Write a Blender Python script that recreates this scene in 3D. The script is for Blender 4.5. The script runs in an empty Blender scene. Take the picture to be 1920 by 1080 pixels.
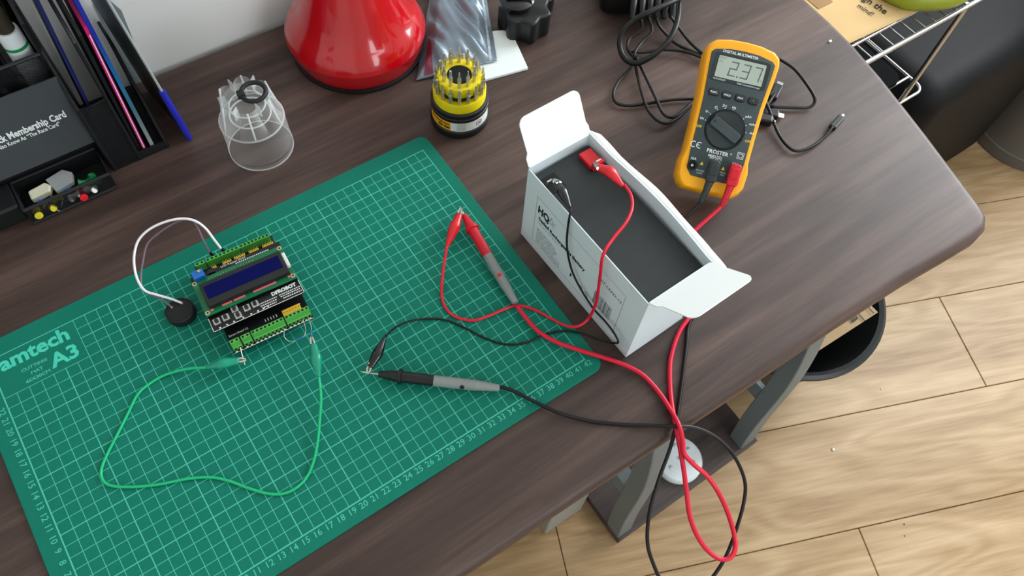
import bpy, bmesh, math, random
from mathutils import Matrix, Vector
random.seed(7)
SC = bpy.context.scene
COL = SC.collection

# ------------------------------------------------------------------ camera
DT = 0.750            # desk top above the floor
MT = 0.753            # cutting mat top above the floor
cam = bpy.data.cameras.new('camera')
cam.sensor_width = 36.0
cam.lens = 1489.69 / 1920.0 * 36.0
cam.clip_start = 0.01
co = bpy.data.objects.new('camera', cam)
COL.objects.link(co)
R0 = Vector((0.8255574, -0.5618656, 0.0525546))
R1 = Vector((-0.4717778, -0.7382788, -0.4820478))
R2 = Vector((0.3096460, 0.3731641, -0.8745673))
cm = Matrix.Identity(4)
for i in range(3):
    cm[i][0], cm[i][1], cm[i][2] = R0[i], -R1[i], -R2[i]
cm.translation = Vector((0.1835003, -0.1764987, MT + 0.6307257))
co.matrix_world = cm
SC.camera = co

# ------------------------------------------------------------------ world, lights, exposure
w = bpy.data.worlds.new('overcast_sky')
SC.world = w
w.use_nodes = True
bg = w.node_tree.nodes['Background']
bg.inputs[0].default_value = (0.80, 0.90, 1.0, 1)
bg.inputs[1].default_value = 1.0
SC.view_settings.view_transform = 'Standard'
SC.view_settings.look = 'None'
SC.view_settings.gamma = 1.0
SC.view_settings.use_curve_mapping = False
SC.view_settings.exposure = 0.0


def area(name, loc, target, sx, sy, power, color):
    l = bpy.data.lights.new(name, 'AREA')
    l.shape = 'RECTANGLE'
    l.size, l.size_y, l.energy, l.color = sx, sy, power, color
    o = bpy.data.objects.new(name, l)
    COL.objects.link(o)
    o.location = loc
    o.rotation_euler = (Vector(target) - Vector(loc)).to_track_quat('-Z', 'Y').to_euler()
    return o


# daylight entering by the two windows of the room
area('daylight_right_window', (2.66, 0.0, 1.65), (0.0, 0.0, 1.55), 1.0, 1.2, 60, (0.93, 0.97, 1.0))
area('daylight_front_window', (0.9, -2.56, 1.70), (0.9, 0.0, 1.55), 1.3, 1.1, 26, (0.93, 0.97, 1.0))


# ------------------------------------------------------------------ materials
def lin(c):
    return tuple((x / 255 / 12.92) if x / 255 <= 0.04045 else ((x / 255 + 0.055) / 1.055) ** 2.4 for x in c)


MATS = {}


def mat(name, rgb, rough=0.5, metal=0.0, spec=0.5, var=0.06, vscale=40.0, bump=0.0, bscale=300.0, coat=0.0,
        trans=0.0, emis=0.0, ior=1.45):
    m = bpy.data.materials.new(name)
    m.use_nodes = True
    nt = m.node_tree
    b = nt.nodes['Principled BSDF']
    c = lin(rgb)
    tc = nt.nodes.new('ShaderNodeTexCoord')
    nz = nt.nodes.new('ShaderNodeTexNoise')
    nz.inputs['Scale'].default_value = vscale
    nt.links.new(tc.outputs['Object'], nz.inputs['Vector'])
    mx = nt.nodes.new('ShaderNodeMix')
    mx.data_type = 'RGBA'
    mx.inputs[6].default_value = (*[x * (1 - var) for x in c], 1)
    mx.inputs[7].default_value = (*[min(1, x * (1 + var)) for x in c], 1)
    nt.links.new(nz.outputs['Fac'], mx.inputs[0])
    nt.links.new(mx.outputs[2], b.inputs['Base Color'])
    b.inputs['Roughness'].default_value = rough
    b.inputs['Metallic'].default_value = metal
    b.inputs['Specular IOR Level'].default_value = spec
    b.inputs['Coat Weight'].default_value = coat
    b.inputs['Coat Roughness'].default_value = 0.05
    b.inputs['Transmission Weight'].default_value = trans
    b.inputs['IOR'].default_value = ior
    if emis:
        b.inputs['Emission Color'].default_value = (*c, 1)
        b.inputs['Emission Strength'].default_value = emis
    if bump:
        n2 = nt.nodes.new('ShaderNodeTexNoise')
        n2.inputs['Scale'].default_value = bscale
        nt.links.new(tc.outputs['Object'], n2.inputs['Vector'])
        bp_ = nt.nodes.new('ShaderNodeBump')
        bp_.inputs['Strength'].default_value = bump
        bp_.inputs['Distance'].default_value = 0.001
        nt.links.new(n2.outputs['Fac'], bp_.inputs['Height'])
        nt.links.new(bp_.outputs[0], b.inputs['Normal'])
    MATS[name] = m
    return m


def wood(name, stops, scale, distort, rough, rot=0.0, fine=(1.5, 60, 60), spec=0.4, bands=0.0, rings=None):
    m = bpy.data.materials.new(name)
    m.use_nodes = True
    nt = m.node_tree
    N, Lk = nt.nodes.new, nt.links.new
    b = nt.nodes['Principled BSDF']
    tc = N('ShaderNodeTexCoord')
    mp = N('ShaderNodeMapping')
    mp.inputs['Rotation'].default_value = (0, 0, rot)
    mp.inputs['Scale'].default_value = scale
    Lk(tc.outputs['Object'], mp.inputs['Vector'])
    n1 = N('ShaderNodeTexNoise')
    n1.inputs['Scale'].default_value = 1.0
    n1.inputs['Detail'].default_value = 5
    n1.inputs['Distortion'].default_value = distort
    Lk(mp.outputs[0], n1.inputs['Vector'])
    mp2 = N('ShaderNodeMapping')
    mp2.inputs['Rotation'].default_value = (0, 0, rot)
    mp2.inputs['Scale'].default_value = fine
    Lk(tc.outputs['Object'], mp2.inputs['Vector'])
    n2 = N('ShaderNodeTexNoise')
    n2.inputs['Scale'].default_value = 1.0
    n2.inputs['Detail'].default_value = 8
    n2.inputs['Roughness'].default_value = 0.65
    Lk(mp2.outputs[0], n2.inputs['Vector'])
    ad = N('ShaderNodeMath')
    ad.operation = 'MULTIPLY_ADD'
    ad.inputs[1].default_value = 0.62
    Lk(n1.outputs['Fac'], ad.inputs[0])
    ml = N('ShaderNodeMath')
    ml.operation = 'MULTIPLY'
    ml.inputs[1].default_value = 0.38
    Lk(n2.outputs['Fac'], ml.inputs[0])
    Lk(ml.outputs[0], ad.inputs[2])
    fac = ad.outputs[0]

    def op(kind, a, b_=None):
        nd = N('ShaderNodeMath')
        nd.operation = kind
        for i, v in enumerate((a, b_)):
            if v is None:
                continue
            if isinstance(v, (int, float)):
                nd.inputs[i].default_value = v
            else:
                Lk(v, nd.inputs[i])
        return nd.outputs[0]
    if bands:            # laminate strips, each a little lighter or darker
        sp = N('ShaderNodeSeparateXYZ')
        Lk(tc.outputs['Object'], sp.inputs[0])
        wn = N('ShaderNodeTexWhiteNoise')
        wn.noise_dimensions = '1D'
        Lk(op('FLOOR', op('MULTIPLY', op('ADD', sp.outputs[1], op('MULTIPLY', sp.outputs[0], 0.03)), 10.5)), wn.inputs['W'])
        fac = op('ADD', fac, op('MULTIPLY', op('SUBTRACT', wn.outputs[0], 0.5), bands))
    if rings:            # cathedral grain: contour lines of a slow noise
        mp3 = N('ShaderNodeMapping')
        mp3.inputs['Scale'].default_value = rings[0]
        Lk(tc.outputs['Object'], mp3.inputs['Vector'])
        n3 = N('ShaderNodeTexNoise')
        n3.inputs['Scale'].default_value = 1.0
        n3.inputs['Detail'].default_value = 2
        Lk(mp3.outputs[0], n3.inputs['Vector'])
        fac = op('ADD', fac, op('MULTIPLY', op('SINE', op('MULTIPLY', n3.outputs['Fac'], rings[1])), rings[2]))
    rp = N('ShaderNodeValToRGB')
    e = rp.color_ramp.elements
    while len(e) < len(stops):
        e.new(0.5)
    for el, (p, c) in zip(e, stops):
        el.position = p
        el.color = (*lin(c), 1)
    Lk(fac, rp.inputs[0])
    Lk(rp.outputs[0], b.inputs['Base Color'])
    b.inputs['Roughness'].default_value = rough
    b.inputs['Specular IOR Level'].default_value = spec
    bp_ = N('ShaderNodeBump')
    bp_.inputs['Strength'].default_value = 0.12
    bp_.inputs['Distance'].default_value = 0.0006
    Lk(n2.outputs['Fac'], bp_.inputs['Height'])
    Lk(bp_.outputs[0], b.inputs['Normal'])
    MATS[name] = m
    return m


def clear_plastic(name, tint, base, edge, rough=0.06):
    """thin clear plastic: see-through face-on, milky and glossy towards the rim"""
    m = bpy.data.materials.new(name)
    m.use_nodes = True
    nt = m.node_tree
    N, Lk = nt.nodes.new, nt.links.new
    nt.nodes.remove(nt.nodes['Principled BSDF'])
    out = nt.nodes['Material Output']
    tr = N('ShaderNodeBsdfTransparent')
    tr.inputs[0].default_value = (*tint, 1)
    pb = N('ShaderNodeBsdfPrincipled')
    nz = N('ShaderNodeTexNoise')
    nz.inputs['Scale'].default_value = 60
    rr = N('ShaderNodeMapRange')
    rr.inputs[3].default_value = rough
    rr.inputs[4].default_value = rough * 2.5
    Lk(nz.outputs['Fac'], rr.inputs[0])
    Lk(rr.outputs[0], pb.inputs['Roughness'])
    pb.inputs['Base Color'].default_value = (*tint, 1)
    lw = N('ShaderNodeLayerWeight')
    lw.inputs[0].default_value = 0.25
    mr = N('ShaderNodeMapRange')
    mr.inputs[3].default_value = base
    mr.inputs[4].default_value = edge
    Lk(lw.outputs['Facing'], mr.inputs[0])
    mx = N('ShaderNodeMixShader')
    Lk(mr.outputs[0], mx.inputs[0])
    Lk(tr.outputs[0], mx.inputs[1])
    Lk(pb.outputs[0], mx.inputs[2])
    Lk(mx.outputs[0], out.inputs[0])
    MATS[name] = m
    return m


def mesh_metal(name, rgb, pitch):
    """black expanded-metal mesh: diamond holes cut by a procedural pattern"""
    m = bpy.data.materials.new(name)
    m.use_nodes = True
    nt = m.node_tree
    N, Lk = nt.nodes.new, nt.links.new
    b = nt.nodes['Principled BSDF']
    b.inputs['Base Color'].default_value = (*lin(rgb), 1)
    b.inputs['Roughness'].default_value = 0.45
    out = nt.nodes['Material Output']
    tc = N('ShaderNodeTexCoord')
    sp = N('ShaderNodeSeparateXYZ')
    Lk(tc.outputs['Object'], sp.inputs[0])

    def math_(op, a, bb=None):
        n = N('ShaderNodeMath')
        n.operation = op
        for i, v in enumerate((a, bb)):
            if v is None:
                continue
            if isinstance(v, (int, float)):
                n.inputs[i].default_value = v
            else:
                Lk(v, n.inputs[i])
        return n.outputs[0]
    hor = math_('ADD', sp.outputs[0], sp.outputs[1])
    a1 = math_('MULTIPLY', math_('ADD', hor, math_('MULTIPLY', sp.outputs[2], 1.6)), 6.2832 / pitch)
    a2 = math_('MULTIPLY', math_('SUBTRACT', hor, math_('MULTIPLY', sp.outputs[2], 1.6)), 6.2832 / pitch)
    pr = math_('MULTIPLY', math_('SINE', math_('MULTIPLY', a1, 0.5)), math_('SINE', math_('MULTIPLY', a2, 0.5)))
    hole = math_('GREATER_THAN', math_('ABSOLUTE', pr), 0.42)
    tr = N('ShaderNodeBsdfTransparent')
    mx = N('ShaderNodeMixShader')
    Lk(hole, mx.inputs[0])
    Lk(b.outputs[0], mx.inputs[1])
    Lk(tr.outputs[0], mx.inputs[2])
    Lk(mx.outputs[0], out.inputs[0])
    MATS[name] = m
    return m


wood('walnut', [(0.30, (46, 34, 30)), (0.45, (66, 51, 46)), (0.58, (85, 67, 61)), (0.72, (105, 85, 78))],
     (1.6, 17, 17), 0.9, 0.47, fine=(9, 170, 170), spec=0.32, bands=0.10, rings=((1.2, 9, 9), 60, 0.035))
wood('walnut_edge', [(0.30, (58, 45, 40)), (0.5, (84, 68, 61)), (0.72, (104, 87, 79))], (1.6, 17, 17), 0.9, 0.45, fine=(9, 170, 170))
wood('dark_board', [(0.30, (46, 38, 37)), (0.5, (66, 56, 54)), (0.7, (84, 74, 71))], (2, 26, 26), 0.6, 0.5, fine=(9, 170, 170))
wood('oak', [(0.28, (136, 106, 72)), (0.43, (158, 129, 92)), (0.56, (174, 146, 110)), (0.70, (188, 162, 127))],
     (1.5, 11, 11), 1.2, 0.42, fine=(11, 190, 190), spec=0.35, rings=((1.6, 8, 8), 75, 0.05))
mat('wall_paint', (226, 228, 226), 0.8, var=0.02, vscale=6, bump=0.08, bscale=180)
mat('ceiling_paint', (236, 236, 234), 0.85, var=0.02, vscale=6)
mat('white_trim', (232, 232, 230), 0.45, var=0.02)
mat('mat_green', (8, 112, 93), 0.6, var=0.05, vscale=25, bump=0.25, bscale=1800, spec=0.22)
mat('mat_print', (70, 182, 158), 0.55, var=0.04)
mat('mat_logo', (62, 196, 172), 0.5, var=0.04)
mat('pcb_black', (14, 15, 18), 0.35, var=0.15, vscale=300)
mat('pcb_green', (10, 104, 62), 0.35, var=0.08, vscale=120)
mat('terminal_green', (70, 158, 62), 0.45, var=0.06)
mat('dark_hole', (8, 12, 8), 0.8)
mat('silk_white', (214, 218, 214), 0.6, var=0.03)
mat('lcd_bezel', (20, 22, 22), 0.45, var=0.1)
mat('lcd_blue', (4, 10, 72), 0.2, var=0.35, vscale=25, spec=0.08)
mat('lcd_pink', (226, 110, 126), 0.4)
mat('pot_blue', (26, 96, 178), 0.4)
mat('pin_yellow', (214, 168, 20), 0.4, var=0.1)
mat('solder', (190, 190, 186), 0.3, metal=0.9, var=0.1)
mat('copper_ring', (196, 176, 140), 0.35, metal=0.6)
mat('black_plastic', (18, 20, 22), 0.42, var=0.1)
mat('black_rubber', (16, 17, 18), 0.6, var=0.1)
mat('black_gloss', (10, 11, 12), 0.18, var=0.1, coat=0.3)
mat('cable_black', (9, 10, 11), 0.42, var=0.08, spec=0.4)
mat('cable_red', (204, 14, 50), 0.36, var=0.05)
mat('boot_red', (204, 12, 30), 0.3, var=0.05, coat=0.2)
mat('wire_red', (212, 18, 48), 0.38, var=0.05)
mat('probe_red', (200, 14, 36), 0.4, var=0.05)
mat('probe_grey', (128, 134, 132), 0.5, var=0.05)
mat('green_wire', (14, 176, 116), 0.35, var=0.05)
mat('green_boot', (6, 140, 112), 0.25, var=0.08, coat=0.3)
mat('white_wire', (224, 220, 224), 0.4, var=0.03)
mat('grey_wire', (110, 88, 104), 0.45, var=0.05)
mat('steel', (206, 206, 200), 0.25, metal=1.0, var=0.08)
mat('bit_steel', (206, 204, 196), 0.3, metal=0.75, var=0.2, vscale=200)
mat('chrome', (200, 200, 204), 0.2, metal=1.0, var=0.04)
mat('meter_orange', (246, 168, 6), 0.42, var=0.04, coat=0.1)
mat('meter_face', (52, 64, 66), 0.5, var=0.06)
mat('meter_dark', (34, 42, 44), 0.45, var=0.06)
mat('meter_lcd', (166, 178, 166), 0.25, var=0.03)
mat('lcd_segment', (92, 104, 100), 0.4, var=0.03)
mat('print_white', (226, 232, 232), 0.6, var=0.02)
mat('print_yellow', (228, 196, 40), 0.6, var=0.02)
mat('print_black', (24, 26, 30), 0.7, var=0.02)
mat('print_grey', (88, 94, 100), 0.7, var=0.02)
mat('carton_white', (214, 226, 230), 0.6, var=0.02, vscale=15, bump=0.05, bscale=400)
mat('carton_inner', (232, 236, 236), 0.65, var=0.02, vscale=15)
mat('battery_black', (30, 35, 36), 0.62, var=0.25, vscale=90, bump=0.2, bscale=900)
mat('tab_red', (206, 20, 34), 0.4, var=0.06)
mat('lamp_red', (186, 6, 20), 0.16, var=0.02, coat=0.6, spec=0.5)
mat('holder_yellow', (232, 212, 8), 0.4, var=0.05)
mat('label_orange', (238, 166, 16), 0.45, var=0.03)
mat('label_white', (226, 230, 228), 0.5, var=0.02)
mat('print_maroon', (112, 22, 44), 0.6, var=0.03)
mat('antistatic', (120, 134, 146), 0.3, metal=0.35, var=0.2, vscale=30, bump=0.35, bscale=50)
mat('bag_red', (120, 40, 60), 0.4, var=0.1)
mat('foam_white', (224, 234, 232), 0.8, var=0.02)
mat('organizer_black', (20, 22, 24), 0.45, var=0.1)
mat('card_grey', (58, 62, 66), 0.6, var=0.06, vscale=60)
mat('folder_pink', (196, 30, 118), 0.4, var=0.06)
mat('folder_blue', (16, 52, 160), 0.35, var=0.12)
mat('folder_teal', (30, 120, 150), 0.35, var=0.1)
mat('folder_silver', (150, 156, 156), 0.4, var=0.06)
mat('wallet_blue', (36, 44, 170), 0.35, var=0.06)
mat('wallet_page', (200, 204, 206), 0.6)
mat('magazine_dark', (62, 54, 46), 0.35, var=0.6, vscale=45)
mat('navy', (22, 34, 58), 0.4, var=0.3, vscale=30)
mat('folder_grey', (120, 132, 136), 0.4, var=0.06)
mat('tube_white', (206, 212, 216), 0.4, var=0.04)
mat('clip_green', (20, 132, 72), 0.4)
mat('clip_blue', (36, 64, 150), 0.4)
mat('clip_yellow', (200, 190, 40), 0.4)
mat('eraser_cream', (214, 212, 190), 0.7)
mat('kraft', (196, 164, 112), 0.75, var=0.07, vscale=18, bump=0.1, bscale=300)
mat('cardboard', (152, 128, 94), 0.8, var=0.06, vscale=20)
mat('kraft_dark', (150, 118, 78), 0.8, var=0.08, vscale=20)
mat('banana', (142, 152, 38), 0.45, var=0.1, vscale=30)
mat('banana_tip', (40, 36, 20), 0.7)
mat('bin_black', (34, 38, 41), 0.4, var=0.08)
mat('bin_grey', (96, 92, 88), 0.42, var=0.06)
mat('cabinet_black', (9, 10, 12), 0.6, var=0.08, spec=0.2)
mat('filler_black', (6, 6, 8), 0.85, var=0.08, spec=0.1)
mat('navy_edge', (24, 30, 92), 0.5, var=0.1)
mat('frame_grey', (104, 114, 118), 0.45, var=0.05)
mat('leg_grey', (150, 150, 144), 0.5, var=0.05)
mat('puck_white', (226, 236, 240), 0.3, var=0.03, coat=0.3)
mat('led_lens', (190, 206, 212), 0.1, var=0.05, coat=0.5)
mat('resistor_blue', (40, 110, 150), 0.4)
mat('crumb', (236, 236, 228), 0.7)
mat('crumb_dark', (60, 48, 40), 0.8)
clear_plastic('cap_clear', (0.97, 0.98, 0.98), 0.02, 0.42)
clear_plastic('cap_flute', (0.96, 0.98, 0.98), 0.07, 0.62)
clear_plastic('cap_rib', (0.95, 0.97, 0.97), 0.28, 0.85)
clear_plastic('sleeve_clear', (0.80, 0.84, 0.88), 0.30, 0.8, rough=0.15)
mesh_metal('organizer_mesh', (26, 28, 30), 0.0022)


# ------------------------------------------------------------------ mesh helpers
def T(x=0, y=0, z=0):
    return Matrix.Translation((x, y, z))


def RZ(d):
    return Matrix.Rotation(math.radians(d), 4, 'Z')


def RX(d):
    return Matrix.Rotation(math.radians(d), 4, 'X')


def RY(d):
    return Matrix.Rotation(math.radians(d), 4, 'Y')


def smooth_path(pts, k=6):
    P = [Vector(p) for p in pts]
    if len(P) < 3:
        return P
    out = []
    for i in range(len(P) - 1):
        p0, p1, p2, p3 = P[max(i - 1, 0)], P[i], P[i + 1], P[min(i + 2, len(P) - 1)]
        for j in range(k):
            t = j / k
            out.append(0.5 * ((2 * p1) + (p2 - p0) * t + (2 * p0 - 5 * p1 + 4 * p2 - p3) * t * t
                              + (3 * p1 - p0 - 3 * p2 + p3) * t ** 3))
    out.append(P[-1])
    return out


class B:
    def __init__(s):
        s.v, s.f = [], []

    def add(s, vs, fs, M=None):
        n = len(s.v)
        s.v += [tuple(M @ Vector(v)) if M is not None else tuple(v) for v in vs]
        s.f += [tuple(i + n for i in f) for f in fs]
        return s

    def box(s, x0, x1, y0, y1, z0, z1, M=None):
        vs = [(x0, y0, z0), (x1, y0, z0), (x1, y1, z0), (x0, y1, z0), (x0, y0, z1), (x1, y0, z1), (x1, y1, z1), (x0, y1, z1)]
        fs = [(3, 2, 1, 0), (4, 5, 6, 7), (0, 1, 5, 4), (1, 2, 6, 5), (2, 3, 7, 6), (3, 0, 4, 7)]
        return s.add(vs, fs, M)

    def prism(s, out, z0, z1, M=None, inset=0.0):
        n = len(out)
        if inset:
            cx = sum(p[0] for p in out) / n
            cy = sum(p[1] for p in out) / n
        vs = [(x, y, z0) for x, y in out] + [(x, y, z1) for x, y in out]
        fs = [tuple(range(n - 1, -1, -1)), tuple(range(n, 2 * n))] + [(i, (i + 1) % n, (i + 1) % n + n, i + n) for i in range(n)]
        return s.add(vs, fs, M)

    def lathe(s, prof, n=32, M=None, a0=0.0, a1=360.0, close=True):
        full = abs(a1 - a0 - 360) < 1e-6
        m = n if full else n + 1
        vs, fs = [], []
        for (r, z) in prof:
            for i in range(m):
                a = math.radians(a0 + (a1 - a0) * i / n)
                vs.append((r * math.cos(a), r * math.sin(a), z))
        for j in range(len(prof) - 1):
            for i in range(n):
                k = (i + 1) % m
                fs.append((j * m + i, j * m + k, (j + 1) * m + k, (j + 1) * m + i))
        if full and close:
            if prof[0][0] > 1e-6:
                fs.append(tuple(range(m - 1, -1, -1)))
            if prof[-1][0] > 1e-6:
                fs.append(tuple((len(prof) - 1) * m + i for i in range(m)))
        return s.add(vs, fs, M)

    def tube(s, pts, r, n=10, M=None, flat=1.0, up=None, cap=True):
        P = [Vector(p) for p in pts]
        rs = r if isinstance(r, (list, tuple)) else [r] * len(P)
        vs, fs = [], []
        nrm = None
        for i, p in enumerate(P):
            t = (P[min(i + 1, len(P) - 1)] - P[max(i - 1, 0)])
            if t.length < 1e-9:
                t = Vector((0, 0, 1))
            t.normalize()
            if up is not None:
                sd = t.cross(Vector(up)).normalized()
                nn = sd.cross(t).normalized()
            else:
                if nrm is None:
                    a = Vector((0, 0, 1)) if abs(t.z) < 0.9 else Vector((1, 0, 0))
                    nrm = (a - t * a.dot(t)).normalized()
                else:
                    nrm = (nrm - t * nrm.dot(t)).normalized()
                nn = nrm
                sd = t.cross(nn)
            for k in range(n):
                a = 2 * math.pi * k / n
                vs.append(p + sd * (rs[i] * math.cos(a)) + nn * (rs[i] * flat * math.sin(a)))
        for i in range(len(P) - 1):
            for k in range(n):
                k2 = (k + 1) % n
                fs.append((i * n + k, i * n + k2, (i + 1) * n + k2, (i + 1) * n + k))
        if cap:
            fs.append(tuple(range(n - 1, -1, -1)))
            fs.append(tuple((len(P) - 1) * n + k for k in range(n)))
        return s.add(vs, fs, M)

    def grid(s, nu, nv, fn):
        vs = [fn(i / nu, j / nv) for j in range(nv + 1) for i in range(nu + 1)]
        fs = [(j * (nu + 1) + i, j * (nu + 1) + i + 1, (j + 1) * (nu + 1) + i + 1, (j + 1) * (nu + 1) + i)
              for j in range(nv) for i in range(nu)]
        return s.add(vs, fs)

    def quad(s, a, b, c, d, M=None):
        return s.add([a, b, c, d], [(0, 1, 2, 3)], M)

    def line(s, x0, y0, x1, y1, wd, z, M=None):
        d = Vector((x1 - x0, y1 - y0, 0)).normalized() * (wd / 2)
        n = Vector((-d.y, d.x, 0))
        a, b = Vector((x0, y0, z)), Vector((x1, y1, z))
        return s.add([a - d - n, b + d - n, b + d + n, a - d + n], [(0, 1, 2, 3)], M)

    def text(s, body, size, M=None, align='CENTER', bend=None, thick=0.0, sx=1.0):
        cu = bpy.data.curves.new('text_tmp', 'FONT')
        cu.body = body
        cu.size = size
        cu.align_x = align
        cu.align_y = 'CENTER'
        cu.resolution_u = 2
        cu.offset = thick
        o = bpy.data.objects.new('text_tmp', cu)
        me = o.to_mesh()
        vs = [Vector((v.co.x * sx, v.co.y, 0)) for v in me.vertices]
        fs = [tuple(p.vertices) for p in me.polygons]
        if bend:
            vs = [bend(v) for v in vs]
        s.add(vs, fs, M)
        o.to_mesh_clear()
        bpy.data.objects.remove(o)
        bpy.data.curves.remove(cu)
        return s

    def solid(s, th):
        """give an open sheet a thickness (towards -normal)"""
        me = bpy.data.meshes.new('tmp')
        me.from_pydata(s.v, [], s.f)
        bm = bmesh.new()
        bm.from_mesh(me)
        bmesh.ops.recalc_face_normals(bm, faces=bm.faces)
        bmesh.ops.solidify(bm, geom=bm.faces[:], thickness=th)
        bm.verts.index_update()
        s.v = [tuple(v.co) for v in bm.verts]
        s.f = [tuple(v.index for v in f.verts) for f in bm.faces]
        bm.free()
        bpy.data.meshes.remove(me)
        return s

    def mesh(s, name, m, smooth=False, bevel=0.0, seg=2, angle=35, sub=0):
        me = bpy.data.meshes.new(name)
        me.from_pydata(s.v, [], s.f)
        if bevel:
            bm = bmesh.new()
            bm.from_mesh(me)
            bmesh.ops.recalc_face_normals(bm, faces=bm.faces)
            ed = [e for e in bm.edges if len(e.link_faces) == 2 and e.calc_face_angle(0) > math.radians(angle)]
            bmesh.ops.bevel(bm, geom=ed, offset=bevel, segments=seg, profile=0.5, affect='EDGES', clamp_overlap=True)
            bm.to_mesh(me)
            bm.free()
        me.validate()
        me.materials.append(MATS[m])
        if smooth:
            me.polygons.foreach_set('use_smooth', [True] * len(me.polygons))
            if smooth != 'all':
                me.set_sharp_from_angle(angle=math.radians(40 if smooth is True else smooth))
        me.update()
        return me

    def build(s, name, m, parent=None, M=None, label=None, **kw):
        return put(name, s.mesh(name, m, **kw), parent, M, label)


def put(name, me, parent=None, M=None, label=None):
    o = bpy.data.objects.new(name, me)
    COL.objects.link(o)
    if parent is not None:
        o.parent = parent
    if M is not None:
        o.matrix_local = M
    if label:
        o['label'] = label
    return o


def tag(o, label, cat, group=None, kind=None):
    if label:
        o['label'] = label
    if cat:
        o['category'] = cat
    if group:
        o['group'] = group
    if kind:
        o['kind'] = kind
    return o


def thing(name, label, cat, M=None, group=None):
    o = bpy.data.objects.new(name, None)
    o.empty_display_size = 0.02
    COL.objects.link(o)
    if M is not None:
        o.matrix_world = M
    return tag(o, label, cat, group)


def struct(name, b, m, parent=None, **kw):
    o = b.build(name, m, parent, **kw)
    if parent is None:
        o['kind'] = 'structure'
    return o


def rrect(x0, x1, y0, y1, r, n=5):
    out = []
    for cx, cy, a in ((x1 - r, y1 - r, 0), (x0 + r, y1 - r, 90), (x0 + r, y0 + r, 180), (x1 - r, y0 + r, 270)):
        for i in range(n + 1):
            t = math.radians(a + 90 * i / n)
            out.append((cx + r * math.cos(t), cy + r * math.sin(t)))
    return out


def mm(p):
    return Vector((p[0] / 1000, p[1] / 1000, p[2] / 1000 + MT))


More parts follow.
